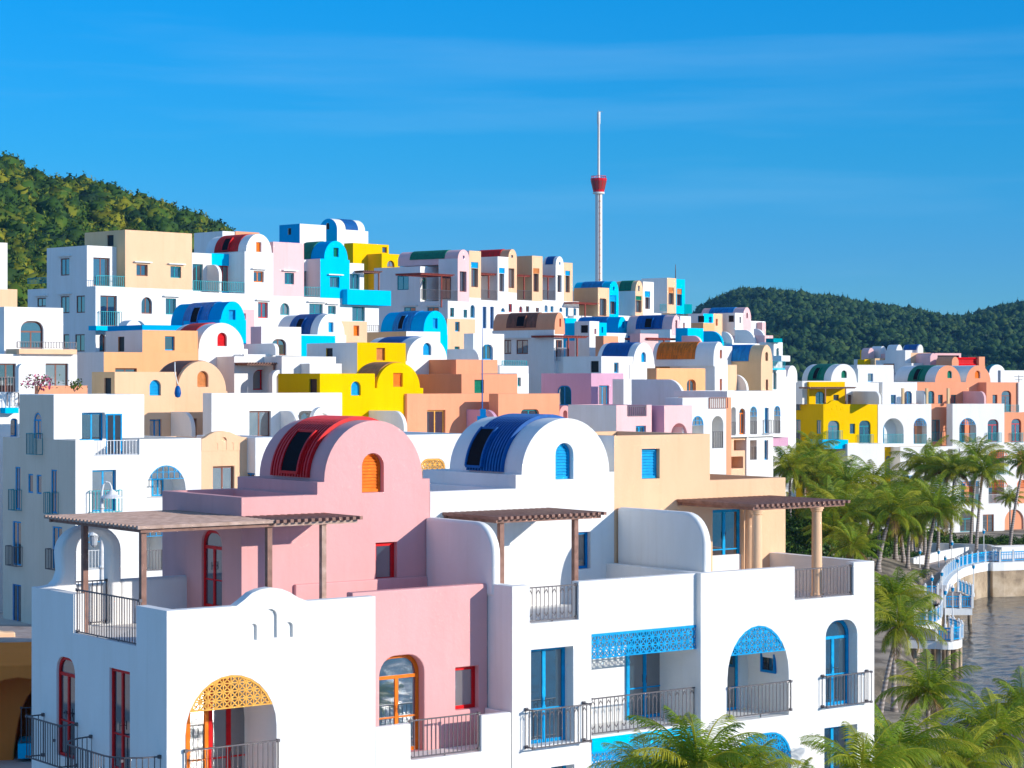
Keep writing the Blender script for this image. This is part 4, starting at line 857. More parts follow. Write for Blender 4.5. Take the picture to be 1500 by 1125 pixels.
h = HS(833, 176, 50, 'blue house with a rounded teal-shaded party wall'); h.blk(833, 926, 403, 'AQ', dep=1.2); h.wing(922, 1037, 422, 520, 3, 'AQ', rad=1.2); h.blk(925, 1112, 486, 'TE', t=2.8, dep=2, par=0); h.wing(1033, 1096, 425, 500, 3.2, 'W', rad=1.2)
h = HS(800, 168, 50, 'low white wall with a rounded pink party wall, left of the blue house'); h.blk(790, 1095, 505, 'W', dep=1, t=.5); h.wing(798, 912, 450, 510, 2.4, 'LP', rad=.8)
h = HS(1110, 182, 50, 'white terrace with two tall rounded grey-white party walls'); h.blk(1095, 1290, 492, 'W', t=.3, dep=6, par=.1); h.wing(1110, 1230, 415, 495, 3.2, 'W', rad=1.2); h.wing(1222, 1287, 408, 500, 2.2, 'W', rad=1.2)
# --- row with the dark blue vault, orange lattice vault, cream gable
h = HS(325, 162, 47, 'white house with dark blue tiled vault and blue arched window, above the purple house')
h.blk(325, 520, 570, 'W', L=100, S=[(262, 598, 309, 665, 'r', K_, 'BK')], Fw=[(400, 607, 427, 668, 'r', G, 'BL')]); h.blk(494, 640, 618, 'W', dep=6, t=-.05, par=0)
h.vault(512, 637, 622, 490, 'W', t=-.05, L=297, band='DB', bf=(.18, .88), sky=False, Fw=[(560, 545, 588, 605, 'a', S_, 'BL')])
h = HS(650, 156, 47, 'orange house in two steps with a red-orange arched door and lilac party wall')
h.blk(650, 937, 640, 'OR', L=594, Fw=[(828, 707, 882, 812, 'o', D_, 'OG')]); h.blk(635, 792, 548, 'OR', t=9, dep=3, Fw=[(665, 578, 692, 633, 'r', S_, 'OG')])
h.wing(499, 806, 706, 870, 2.0, 'W', rad=1.4)
h = HS(993, 166, 47, 'tall white arched house with a vault roofed in orange lattice'); h.blk(993, 1068, 590, 'W', L=790, par=0, Fw=[(1022, 703, 1037, 775, 'r', S_, 'OG')]); h.vault(985, 1052, 590, 485, 'W', L=625, band='OG', bf=(.3, .93), sky=False, Fw=[(1022, 530, 1037, 584, 'a', S_, 'OG')])
h = HS(1265, 172, 47, 'cream tall arched house with a blue lattice vault, at the edge of the slope'); h.blk(1265, 1333, 602, 'CR', L=1122, scol='TAN', par=0, Fw=[(1293, 707, 1307, 770, 'r', S_, 'BR')]); h.vault(1266, 1332, 602, 503, 'CR', L=1020, band='MB', bf=(.3, .95), sky=False, rim='TAN', Fw=[(1291, 545, 1306, 597, 'a', S_, 'BR')])
h.blk(1068, 1122, 620, 'CR', t=.5, dep=3)
setv(4); h.wing(1070, 1181, 678, 775, 1.5, 'W', rad=1.2)
# purple house
h = HS(265, 148, 45, 'purple-pink box house with a blue framed door and an arched side opening'); h.bev = .03
h.blk(265, 456, 670, 'PU', L=-30, Fw=[(312, 743, 370, 860, 'r', D_, 'BL')], S=[(66, 742, 148, 860, 'o', G, 'MB')])
h = HS(500, 145, 45, 'white wall joining the purple house to the orange one'); h.blk(456, 502, 705, 'W', dep=1, t=1.4, par=.1)
setv(4)
h = HS(413, 126, 42, 'pink terrace house with dark railing recess and arched opening, grey wall on its left'); h.bev = .03
h.blk(413, 622, 858, 'LP', L=128, scol='W', par=.8, cuts=[notch(h, 478, 591, 925)], Fw=[(529, 980, 588, 1029, 'r', G, 'BL')]); h.rail(479, 590, 866, 925, .05, 'GY')
h.blk(695, 860, 860, 'LP', L=620, scol='PU', t=-.7, Fw=[(737, 965, 829, 1100, 'a', 'lo', 'BR', dict(door=None, dep=1))])
h = h.nxt(860, 'white house with two tall arched openings, one with blue fan screen', group=GR, t=-.6)
h.blk(803, 1060, 815, 'W', t=.1, dep=1.4, par=.6, Fw=[(861, 922, 926, 1080, 'a', 'lo', 'BL', dict(lat=.33, door=None, dep=1)), (977, 922, 1043, 1112, 'a', 'lo', 'BL', dict(door=None, dep=1, rail=1.0))]); 
h.blk(1060, 1090, 812, 'CO', t=.3, dep=4); h.rail(962, 1068, 815, 880, .02, 'BR')
h = HS(1090, 148, 42, 'long white balcony house with five arched openings over a cream storey')
lo = lambda x0, y0, x1, y1, **k: (x0, y0, x1, y1, 'a', 'lo', k.pop('c', 'BL'), dict(door=None, dep=.9, rail=.9, **k))
h.blk(1066, 1423, 775, 'W', dep=5, yb=1048, par=.5, Fw=[lo(1090, 868, 1117, 1036), (1137, 877, 1173, 1030, 'a', D_, 'OG'), lo(1200, 865, 1241, 1030, lat=.35), (1287, 873, 1310, 1022, 'r', D_, 'BL', dict(rail=.9)), lo(1342, 862, 1379, 1025, lat=.35)])
h.blk(1062, 1335, 1045, 'CR', t=.35, dep=5, par=.1, Fw=[(1105, 1062, 1175, 1125, 'r', 'lo', 'BR', dict(door=None)), (1200, 1064, 1240, 1180, 'r', 'lo', 'BR', dict(door=None, rail=.9)), (1285, 1064, 1308, 1180, 'r', D_, 'BL'), (1090, 1160, 1160, 1230, 'r', 'lo', 'BR', dict(door=None))])
h.blk(1330, 1424, 1050, 'PU', t=.5, dep=3, yb=1100, par=.1); h.blk(1180, 1335, 1048, 'W', t=.25, dep=1, par=0, Fw=[(1200, 1064, 1240, 1180, 'r', 'lo', 'BR', dict(door=None, rail=.9, dep=.7)), (1285, 1064, 1308, 1180, 'r', G, 'BL')])
h = HS(1090, 158, 42, 'small dark-railed white wall between the orange vault and the cream gable'); h.blk(1066, 1130, 776, 'LG', dep=3, t=1)
# right-hand tower of balconies
h = HS(1350, 182, 45, 'slim white house end with stacked teal balconies and a teal parapet'); h.blk(1340, 1392, 487, 'W', dep=1.5, Fw=[(1355, 520, 1372, 570, 'a', G, 'TE')]); h.slab(1338, 1390, 465, 488, 'TE', -.4, .8, 'parapet'); h.blk(1385, 1436, 566, 'W', dep=4, t=-1.2, yb=600, par=0); h.slab(1330, 1406, 640, 650, 'AQ', -1.4, 1.5); h.rail(1337, 1405, 600, 640, -1.4, 'TE'); h.blk(1330, 1412, 650, 'W', dep=5, t=-.6, Fw=[(1337, 660, 1357, 765, 'a', G, 'TE')])
h = HS(1290, 186, 45, 'pale pink house corner beside the cream arched house'); h.blk(1287, 1336, 447, 'LP', dep=5)
h = HS(1425, 190, 45, 'small white vault house at the foot of the slope, before the yellow building'); h.blk(1395, 1470, 690, 'W', dep=5, par=0); h.vault(1420, 1478, 690, 625, 'W', dep=4)
# --- right: the yellow, white and coral terrace above the palms
setv(12)
GE = 'terrace of houses above the palm grove'
def HE(x, D, label, th=25, **k): return House(x, D, th, label, group=GE, **k)
h = HE(340, 222, 'yellow house with curved gable, teal doors and a green-banded white vault'); E = h
TL = dict(rail=.95, rc='TE')
h.blk(340, 656, 443, 'YL', L=130, scol='YL', par=.3, Fw=[(367, 538, 433, 650, 'o', D_, 'TE', TL), (493, 555, 524, 613, 'r', G, 'TE'), (547, 537, 613, 672, 'o', D_, 'TE', TL), (530, 750, 620, 830, 'o', 'lo', 'TE', dict(lat=.4))], S=[(175, 367, 205, 475, 'a', D_, 'TE', dict(rail=.9)), (170, 532, 208, 662, 'r', D_, 'TE', dict(rail=.9)), (302, 535, 326, 613, 'r', G, 'TE'), (230, 720, 262, 800, 'r', G, 'TE')])
gab(h, [(345, 443), (368, 438), (385, 424), (405, 419), (425, 424), (440, 436), (460, 443)], 'YL', [(381, 467, 388, 487), (400, 448, 417, 487), (432, 467, 439, 487)])
h.blk(258, 465, 313, 'YL', t=2.6, L=102, on=True, Fw=[(295, 370, 350, 441, 'o', D_, 'TE'), (398, 388, 430, 420, 'r', G, 'TE')], S=[])
h.blk(465, 660, 318, 'W', t=2.6, dep=5, on=True, Fw=[(482, 388, 503, 440, 'r', D_, 'BR')]); h.pergx(262, 525, 343, .6, 2, 'WD', posts=(355, 472), drop=2.9)
h.slab(133, 213, 473, 513, 'AQ', 0, .0) if 0 else None
h.blk(218, 532, 308, 'W', t=3, dep=3, on=True, par=0); h.vault(384, 532, 308, 210, 'W', t=3, L=216, band='GN', bf=(.25, .8), sky=.5, Fw=[(444, 247, 476, 291, 'a', S_, 'GN')])
h.wing(505, 662, 367, 441, 2.6, 'W', rad=1.2, drop=0)
h.blk(335, 482, 650, 'AQ', t=-2.2, dep=2.3, yb=702, par=.3); h.blk(480, 692, 672, 'W', t=-2.6, dep=2.6, par=.4); 
h = E.nxt(656, 'white house with wide arched loggia and blue lattice arch, right of the yellow house', group=GE)
h.blk(656, 964, 443, 'W', t=-.05, dep=7, par=.3, yb=690, Fw=[(685, 523, 804, 670, 'a', 'lo', 'BL', dict(rail=.95, rc='TE', door=(.05, .4, .85))), (862, 522, 938, 672, 'a', 'lo', 'BL', dict(rail=.95, rc='TE', lat=.28, door=(.1, .6, .6)))], cuts=[])
h.blk(682, 884, 315, 'W', t=2.6, L=612, on=True, Fw=[(730, 388, 761, 441, 'r', G, 'MB'), (808, 367, 852, 441, 'o', D_, 'MB')]); h.blk(541, 746, 237, 'W', t=7, dep=5, Fw=[(597, 265, 628, 312, 'r', G, 'BL')])
h.wing(876, 925, 364, 490, 1.8, 'W', rad=.6, drop=0); h.blk(660, 966, 676, 'YL', t=.5, dep=4, par=.1, Fw=[(700, 740, 735, 850, 'a', D_, 'TE')]); h.blk(656, 692, 684, 'W', t=-.04, dep=1.5, par=0)
h.rail(735, 780, 830, 890, .2, 'TE')
h = E.nxt(882, 'coral house with two round coral gables and white vaults banded green', group=GE)
h.blk(880, 1056, 440, 'CO', t=.8, dep=7, par=.3, Fw=[(967, 532, 1018, 656, 'r', D_, 'TE', TL), (1025, 925, 1120, 1020, 'r', G, 'TE')])
h.blk(882, 1282, 315, 'CO', t=2.6, dep=6, Fw=[(945, 366, 982, 441, 'o', D_, 'TE'), (1003, 388, 1031, 440, 'r', G, 'TE'), (1077, 388, 1108, 440, 'r', G, 'TE')], par=.1)
h.vault(986, 1134, 313, 218, 'CO', t=3.4, L=748, band='GN', bf=(.25, .66), sky=.5, rim='W', Fw=[(1057, 248, 1084, 292, 'a', S_, 'GN')]); h.vault(1165, 1306, 313, 218, 'CO', t=3.4, dep=7, rim='W', Fw=[(1216, 248, 1248, 293, 'a', S_, 'OG')])
h.wing(1146, 1270, 367, 441, 2.6, 'LP', rad=1.2, drop=0)
for x in (800, 938, 1062):
    mb = MB(); a = h.s(x, .3); z0 = h.z(441, a, .3); mb.box((a - .12, .2, z0), (a + .12, .45, h.z(350, a, .3))); h.put('post', mb, stucco('TAN'))
h = E.nxt(1055, 'white projecting house with a blue lattice arch and a red round-topped door', group=GE, t=-.8)
h.blk(1087, 1386, 441, 'W', t=-.3, L=1052, par=.3, Fw=[(1126, 522, 1224, 664, 'a', 'lo', 'TE', dict(rail=.95, rc='TE', lat=.26, latc='BL', door=(.1, .7, .75))), (1290, 530, 1353, 660, 'o', D_, 'RD', TL), (1290, 708, 1409, 850, 'o', 'lo', 'BR', dict(rail=.95, rc='TE', lat=.3, latc='OG')), (1295, 880, 1409, 1016, 'o', 'lo', 'BR', dict(rail=.95, rc='LG', lat=.3, latc='OG')), (1135, 887, 1240, 1020, 'r', 'lo', 'TE', dict(rail=.95, rc='TE', lat=.2, latc='BL')), (1262, 1080, 1326, 1190, 'r', D_, 'OG'), (1120, 1060, 1210, 1180, 'o', D_, 'TE')])
h = E.nxt(1283, 'coral house at the right edge with a round red-framed door and teal balcony', group=GE, t=.0)
h.blk(1283, 1475, 316, 'CO', t=1.2, L=1220, Fw=[(1318, 388, 1346, 440, 'r', G, 'BR'), (1370, 365, 1426, 488, 'o', D_, 'BR')]); h.blk(1386, 1530, 490, 'CO', t=.1, dep=3, Fw=[(1427, 527, 1484, 660, 'o', D_, 'RD', TL)]); h.rail(1388, 1470, 447, 490, .1, 'TE')
h.blk(1386, 1530, 662, 'W', t=-.1, dep=3, Fw=[(1460, 708, 1520, 850, 'o', 'lo', 'BR', dict(rail=.95, rc='TE')), (1460, 880, 1520, 1016, 'o', 'lo', 'BR', dict(lat=.3, latc='OG')), (1388, 1050, 1500, 1190, 'a', 'lo', 'OG', dict(door=(.1, .8, .8)))])
h = E.nxt(1474, 'white house strip at the right edge above the coral one', group=GE, t=.2); h.blk(1468, 1560, 318, 'W', t=.8, dep=5)
h = E.nxt(692, 'white lower storeys with blue lattice openings half hidden by the palms', group=GE, t=-1.0)
h.blk(785, 1130, 690, 'W', t=-.2, dep=3, Fw=[(800, 855, 880, 1000, 'r', 'lo', 'TE', dict(lat=.2, latc='BL')), (960, 870, 1040, 1010, 'r', 'lo', 'TE', dict(lat=.2, latc='BL')), (1060, 700, 1130, 840, 'r', 'lo', 'CO', {}), (820, 1050, 900, 1160, 'o', 'lo', 'TE', {}), (960, 1050, 1080, 1160, 'o', 'lo', 'TE', {})])
# far little rooftops before the hill
def FE(x, D, label): return House(x, D, 25, label, group='far rooftops before the wooded hill')
h = FE(600, 262, 'slim pink arched gable, leftmost of the far rooftops'); h.blk(598, 636, 182, 'W', dep=3); h.vault(600, 634, 150, 117, 'LP', dep=1.5, drop=1.6)
h = FE(635, 264, 'yellow far rooftop box between the pink and white gables'); h.blk(634, 668, 128, 'YL', dep=3); h.blk(578, 640, 183, 'YL', t=-2, dep=1.5)
h = FE(667, 262, 'slim white arched gable with brownish parapet below, second of the far rooftops'); h.vault(667, 704, 145, 107, 'W', dep=2, drop=2.4); h.blk(638, 732, 177, 'TAN', t=-1, dep=2)
h = FE(760, 260, 'white arched gable with a long blue vault behind it, tallest far rooftop'); h.blk(725, 800, 150, 'LP', t=.6, dep=4); h.vault(760, 799, 150, 98, 'W', dep=2, drop=3); h.blk(800, 915, 130, 'W', t=2, dep=4)
a0 = h.s(799, 2.5); h.vault(790, 800, 130, 98, 'W', t=a0, dep=h.s(918, 2.5) - a0, pl='L', band='DB', bf=(.1, .85), sky=False) if 0 else h.vault(885, 917, 130, 98, 'W', t=1.5, L=800, band='DB', bf=(.08, .95), sky=False)
h = FE(745, 255, 'small white and brown boxes below the tallest far gable'); h.blk(728, 815, 187, 'W', dep=3); h.blk(745, 815, 208, 'BR', t=-1, dep=2, par=0)
h = FE(815, 252, 'beige far box with a black square opening'); h.blk(813, 845, 130, 'W', dep=4, t=-.1); h.blk(842, 962, 145, 'CR', dep=5, Fw=[(878, 162, 912, 202, 'r', K_, 'BK'), (940, 175, 955, 205, 'r', G, 'BL')]); h.blk(850, 980, 205, 'W', t=-1.4, dep=3)
h = FE(960, 250, 'pink far vault with lattice roof, right of the beige box'); h.vault(958, 992, 178, 147, 'LP', dep=3, drop=3); h.blk(985, 1136, 147, 'LP', t=1, dep=3, Fw=[(1000, 160, 1125, 185, 'r', K_, 'BR')]); h.blk(960, 1130, 200, 'RB', t=.6, dep=3)
h = FE(1085, 246, 'coral far rooftop with a crimson striped vault'); h.vault(1083, 1122, 200, 168, 'CO', dep=3, drop=4); h.blk(1110, 1272, 172, 'RD', t=.8, dep=3, Fw=[(1120, 180, 1240, 210, 'r', S_, 'RD')]); h.blk(1240, 1273, 168, 'CO', t=.5, dep=2); h.blk(1085, 1275, 222, 'CO', t=1.8, dep=3)
h = FE(1290, 244, 'white far house with a low teal-blue vault near the right edge'); h.blk(1272, 1395, 262, 'W', dep=4); h.vault(1300, 1390, 262, 214, 'W', t=1, L=1270, band='TE', bf=(.1, .9), sky=False)
h = FE(1365, 240, 'white flat box at the far right edge'); h.blk(1365, 1560, 247, 'W', L=1350, scol='LG')
h = FE(745, 245, 'long low grey-white roof wall behind the white terrace house'); h.blk(535, 745, 215, 'W', dep=3, t=4); h.blk(740, 1000, 262, 'LG', dep=3, t=5)
# ================================================================ ground, water, hills
def tag(o, label=None, cat=None, group=None, kind=None):
    if label: o['label'] = label
    if cat: o['category'] = cat
    if group: o['group'] = group
    if kind: o['kind'] = kind
    return o
def gmat(name, stops, scale=.25, rough=.95, bump=.3):
    m = bpy.data.materials.new(name); m.use_nodes = True; N = m.node_tree.nodes; L = m.node_tree.links; p = pr(m); p.inputs['Roughness'].default_value = rough
    g = N.new('ShaderNodeNewGeometry'); n = N.new('ShaderNodeTexNoise'); n.inputs['Scale'].default_value = scale; n.inputs['Detail'].default_value = 10; n.inputs['Roughness'].default_value = .65; L.new(g.outputs['Position'], n.inputs['Vector'])
    r = N.new('ShaderNodeValToRGB'); e = r.color_ramp.elements; e[0].position, e[0].color = stops[0][0], (*stops[0][1], 1); e[1].position, e[1].color = stops[-1][0], (*stops[-1][1], 1)
    for a, c in stops[1:-1]: x = e.new(a); x.color = (*c, 1)
    L.new(n.outputs['Fac'], r.inputs[0]); L.new(r.outputs[0], p.inputs['Base Color'])
    b = N.new('ShaderNodeBump'); b.inputs['Strength'].default_value = bump; b.inputs['Distance'].default_value = .2; L.new(n.outputs['Fac'], b.inputs['Height']); L.new(b.outputs[0], p.inputs['Normal'])
    return m
SHORE = [(60, 193), (44.5, 188), (38, 180), (33.6, 170), (30.6, 160), (29.5, 150), (26, 140), (24.5, 130), (23.5, 122), (24, 112), (26, 100), (28, 88), (29, 75), (27, 60), (24, 48), (18, 40), (8, 36), (-60, 34), (-300, 30)]
def shore_x(y):
    for (x1, y1), (x0, y0) in zip(SHORE, SHORE[1:]):
        if y0 <= y <= y1: return x0 + (x1 - x0) * (y - y0) / (y1 - y0)
    return 60 + (y - 193) * 40 if y > 193 else None
def gz(x, y):
    if y < 30: d = y - 36
    elif y > 193: d = (y - 188) if x > 44 else 20
    else: sx = shore_x(y); d = sx - x if sx is not None else -5
    if y < 60: d = min(d, y - 36)
    g = ground(x, y)
    if 66 < y < 104 and x > 10: g = min(g, 1.2 + .9 * sstep(0, 14, d))        # the little beach
    hw = 1.2 if y > 118 else 7.0
    return -4 + (g + 4) * sstep(-hw * .55, hw, d) if True else g
def terrain():
    xs = [-9000, -3000, -1000, -500, -300] + [-260 + 6 * i for i in range(36)] + [-44 + 1.0 * i for i in range(105)] + [62 + 8 * i for i in range(24)] + [300, 600, 1500, 4000, 9000]
    ys = [-9000, -2000, -500, -100, 0, 20] + [26 + 1.5 * i for i in range(116)] + [202 + 6 * i for i in range(30)] + [420, 600, 1000, 2000, 4000, 9000]
    v = [(x, y, gz(x, y)) for y in ys for x in xs]; nx = len(xs); f = [(j * nx + i, j * nx + i + 1, (j + 1) * nx + i + 1, (j + 1) * nx + i) for j in range(len(ys) - 1) for i in range(nx - 1)]
    me = bpy.data.meshes.new('ground'); me.from_pydata(v, [], f); me.polygons.foreach_set('use_smooth', [True] * len(f))
    gm = gmat('soil', [(.35, (.05, .045, .03)), (.48, (.16, .125, .085)), (.55, (.30, .24, .17)), (.7, (.38, .31, .23))], .35)
    # the inhabited ground between the houses is pale paving, the shore is soil and sand
    N = gm.node_tree.nodes; K = gm.node_tree.links; g = [n for n in N if n.type == 'NEW_GEOMETRY'][0]; sp = N.new('ShaderNodeSeparateXYZ'); K.new(g.outputs['Position'], sp.inputs[0]); mr = N.new('ShaderNodeMapRange'); mr.inputs[1].default_value = 9; mr.inputs[2].default_value = 7; K.new(sp.outputs[0], mr.inputs[0])
    mx = N.new('ShaderNodeMix'); mx.data_type = 'RGBA'; mx.inputs[7].default_value = (.56, .47, .40, 1); K.new(mr.outputs[0], mx.inputs[0]); K.new([n for n in N if n.type == 'VALTORGB'][0].outputs[0], mx.inputs[6]); K.new(mx.outputs[2], pr(gm).inputs['Base Color']); me.materials.append(gm); tag(mkobj('ground', me), kind='structure')
terrain()
def water():
    m = bpy.data.materials.new('sea_water'); m.use_nodes = True; N = m.node_tree.nodes; L = m.node_tree.links; p = pr(m)
    p.inputs['Base Color'].default_value = (.07, .075, .07, 1); p.inputs['Roughness'].default_value = .09; p.inputs['IOR'].default_value = 1.33
    g = N.new('ShaderNodeNewGeometry'); mp = N.new('ShaderNodeMapping'); mp.inputs['Scale'].default_value = (.55, 1.5, 1); mp.inputs['Rotation'].default_value = (0, 0, R(-12)); L.new(g.outputs['Position'], mp.inputs[0])
    n = N.new('ShaderNodeTexNoise'); n.inputs['Scale'].default_value = .85; n.inputs['Detail'].default_value = 7; n.inputs['Roughness'].default_value = .62; L.new(mp.outputs[0], n.inputs['Vector'])
    b = N.new('ShaderNodeBump'); b.inputs['Strength'].default_value = 1.0; b.inputs['Distance'].default_value = .05; L.new(n.outputs['Fac'], b.inputs['Height']); L.new(b.outputs[0], p.inputs['Normal'])
    mb = MB(); S = 9000; mb.add([(-S, -S, -.22), (S, -S, -.22), (S, S, -.22), (-S, S, -.22)], [(0, 1, 2, 3)]); tag(mb.obj('water', m, fix=False), kind='structure')
    # real ripples on the two stretches of sea that the bay view and the window panes show
    rs = np.random.default_rng(2); K = []
    for i in range(60):
        wl = 10 ** rs.uniform(math.log10(.45), math.log10(3.5)); th = R(-20) + rs.normal(0, .75); K.append((2 * math.pi / wl * math.cos(th), 2 * math.pi / wl * math.sin(th), rs.uniform(0, 6.28), .0046 * wl ** .8))
    def patch(x0, x1, y0, y1, st, am=1):
        xs = np.arange(x0, x1, st); ys = np.arange(y0, y1, st); X, Y = np.meshgrid(xs, ys); Z = np.zeros_like(X)
        for kx, ky, p, a in K: Z += am * a * np.sin(kx * X + ky * Y + p)
        v = np.stack([X, Y, Z], -1).reshape(-1, 3).astype(np.float32); nx, ny = len(xs), len(ys); i = np.arange(nx * ny).reshape(ny, nx); f = np.stack([i[:-1, :-1], i[:-1, 1:], i[1:, 1:], i[1:, :-1]], -1).reshape(-1, 4).astype(np.int32)
        me = bpy.data.meshes.new('water'); me.vertices.add(len(v)); me.vertices.foreach_set('co', v.ravel()); me.loops.add(f.size); me.loops.foreach_set('vertex_index', f.ravel()); me.polygons.add(len(f)); me.polygons.foreach_set('loop_start', np.arange(0, f.size, 4, dtype=np.int32)); me.polygons.foreach_set('loop_total', np.full(len(f), 4, np.int32)); me.polygons.foreach_set('use_smooth', np.ones(len(f), bool)); me.update(calc_edges=True); me.materials.append(m); tag(mkobj('water', me), kind='structure')
    patch(20, 132, -48, 58, .2); patch(20, 78, 98, 200, .22, .5)
import numpy as np
water()
# ---- wooded hills
import numpy as np
def leafmat(name, c0, c1, c2):
    m = bpy.data.materials.new(name); m.use_nodes = True; N = m.node_tree.nodes; L = m.node_tree.links; p = pr(m); p.inputs['Roughness'].default_value = .75; p.inputs['Specular IOR Level'].default_value = .2
    a = N.new('ShaderNodeAttribute'); a.attribute_name = 'tint'; r = N.new('ShaderNodeValToRGB'); e = r.color_ramp.elements; e[0].color = (*c0, 1); e[1].color = (*c2, 1); x = e.new(.5); x.color = (*c1, 1)
    L.new(a.outputs['Fac'], r.inputs[0]); L.new(r.outputs[0], p.inputs['Base Color']); return m
def crown_template(rng, sub, leaves, k=.28, jit=.08, lf=.06):
    b = bmesh.new(); bmesh.ops.create_icosphere(b, subdivisions=sub, radius=1)
    ph = rng.uniform(0, 6.28, (6, 3)); 
    for v in b.verts:
        d = sum(math.sin(v.co.x * (2 + i) + ph[i][0]) * math.sin(v.co.y * (2.3 + i) + ph[i][1]) * math.sin(v.co.z * (2 + i) + ph[i][2]) for i in range(6))
        v.co *= 1 + k * d + rng.uniform(-jit, jit); v.co.z *= .8
    V_ = [tuple(v.co) for v in b.verts]; F_ = [tuple(v.index for v in f.verts) for f in b.faces]; b.free()
    V_ = list(V_); n = len(V_)
    for i in range(leaves):
        p = Vector(V_[rng.integers(n)]) * rng.uniform(.9, 1.18); q = [p + Vector(rng.normal(0, lf, 3)) for _ in range(3)]; m0 = len(V_); V_ += [tuple(x) for x in q]; F_.append((m0, m0 + 1, m0 + 2))
    return np.array(V_, np.float32), np.array(F_, np.int64)
def forest(name, pts, temps, mat, seed, smin, smax):
    rng = np.random.default_rng(seed); VV = []; FF = []; T = []; off = 0
    for (x, y, z) in pts:
        tv, tf = temps[rng.integers(len(temps))]; s = rng.uniform(smin, smax); a = rng.uniform(0, 6.28); c, s_ = math.cos(a), math.sin(a); M = np.array([[c, -s_, 0], [s_, c, 0], [0, 0, 1]])
        v = tv @ M.T * (s * np.array([rng.uniform(.9, 1.15), rng.uniform(.9, 1.15), rng.uniform(.85, 1.3)])) + np.array([x, y, z + s * .35]); VV.append(v); FF.append(tf + off); off += len(v); T.append(np.full(len(v), rng.beta(1.7, 2)) + rng.normal(0, .13, len(v)))
    V_ = np.concatenate(VV).astype(np.float32); F_ = np.concatenate(FF).astype(np.int32); T = np.clip(np.concatenate(T), 0, 1).astype(np.float32)
    me = bpy.data.meshes.new(name); me.vertices.add(len(V_)); me.vertices.foreach_set('co', V_.ravel()); me.loops.add(F_.size); me.loops.foreach_set('vertex_index', F_.ravel()); me.polygons.add(len(F_)); me.polygons.foreach_set('loop_start', np.arange(0, F_.size, 3, dtype=np.int32)); me.polygons.foreach_set('loop_total', np.full(len(F_), 3, np.int32)); me.update(calc_edges=True)
    at_ = me.attributes.new('tint', 'FLOAT', 'POINT'); at_.data.foreach_set('value', T); me.materials.append(mat)
    return mkobj(name, me)
def hill(name, ridge, D0, D1, view, zb, treeh, matg, wob=4):
    setv(view); P = [(PX(x), PY(y)) for x, y in ridge]
    def rz(px):
        for (a, b), (c, d) in zip(P, P[1:]):
            if a <= px <= c: return CZ + (HY - (b + (d - b) * (px - a) / (c - a))) / F * D1 - treeh
        return CZ + (HY - (P[0][1] if px < P[0][0] else P[-1][1])) / F * D1 - treeh
    def h(x, y):
        px = HX + x / max(y, 1) * F * (1 if y <= D1 else y / D1); r = rz(HX + x / D1 * F) * .5 + rz(px) * .5 if y < D1 else rz(HX + x / D1 * F)
        f = sstep(D0 - (D1 - D0) * .15, D1, y) ** .8 if y <= D1 else max(0, 1 - ((y - D1) / (D1 - D0)) ** 2 * .6)
        return zb + (r - zb) * f + wob * (math.sin(x / 23) * math.cos(y / 31) + .5 * math.sin(x / 9 + y / 13)) * f * (1 - f) * 3
    xs = np.linspace((P[0][0] - HX) / F * D1, (P[-1][0] - HX) / F * D1, 60); ys = np.linspace(D0, D1 + (D1 - D0) * .6, 40)
    v = [(x, y, h(x, y)) for y in ys for x in xs]; f = [(j * 60 + i, j * 60 + i + 1, (j + 1) * 60 + i + 1, (j + 1) * 60 + i) for j in range(39) for i in range(59)]
    me = bpy.data.meshes.new(name); me.from_pydata(v, [], f); me.polygons.foreach_set('use_smooth', [True] * len(f)); me.materials.append(matg); tag(mkobj(name, me), kind='structure')
    return h, xs
rng = np.random.default_rng(5)
hg = gmat('forest_floor', [(.3, (.02, .03, .01)), (.7, (.06, .07, .02))], .1)
hL, xs = hill('hillside', [(-700, -60), (-300, 20), (-60, 40), (0, 52), (50, 48), (90, 70), (140, 112), (200, 128), (265, 145), (300, 150), (400, 215), (440, 200), (480, 188), (560, 190), (620, 210), (700, 255), (760, 262), (850, 300), (960, 340), (1000, 330), (1040, 328), (1080, 355), (1110, 370), (1160, 392), (1250, 480), (1500, 620), (2200, 760)], 330, 640, 1, 8, 4.2, hg)
temps = [crown_template(rng, 2, 380, .34, .2, .095) for _ in range(5)]
pts = []
while len(pts) < 3600:
    y = rng.uniform(330, 690); x = rng.uniform(-225, -62) * y / 640
    if x < -.26 * y - 12 and rng.random() < .75: continue
    pts.append((x, y, hL(x, y) + rng.uniform(-.8, 2.2)))
forest('hillside_forest', pts, temps, leafmat('hill_leaves', (.008, .03, .008), (.045, .10, .006), (.24, .22, .008)), 3, 1.3, 3.5)
tag(bpy.data.objects['hillside_forest'], 'dense sunlit green woodland covering the hill at the left', 'woodland', kind='stuff')
hR, xs = hill('far_hillside', [(900, 520), (1000, 478), (1035, 446), (1060, 433), (1085, 426), (1120, 427), (1150, 431), (1200, 437), (1250, 445), (1300, 452), (1350, 461), (1395, 471), (1412, 468), (1440, 457), (1470, 448), (1500, 444), (1600, 430), (1800, 425)], 900, 1500, 0, 0, 3.5, hg, 6)
temps2 = [crown_template(rng, 1, 60, .34, .16, .12) for _ in range(4)]
pts = []
while len(pts) < 14000:
    y = rng.uniform(900, 1560); x = rng.uniform(.06 * y, .26 * y); pts.append((x, y, hR(x, y) + rng.uniform(-1, 1.5)))
forest('far_forest', pts, temps2, leafmat('far_leaves', (.012, .04, .012), (.03, .075, .015), (.07, .11, .02)), 4, 1.2, 3.1)
tag(bpy.data.objects['far_forest'], 'dark green woodland covering the distant hill at the right', 'woodland', kind='stuff')
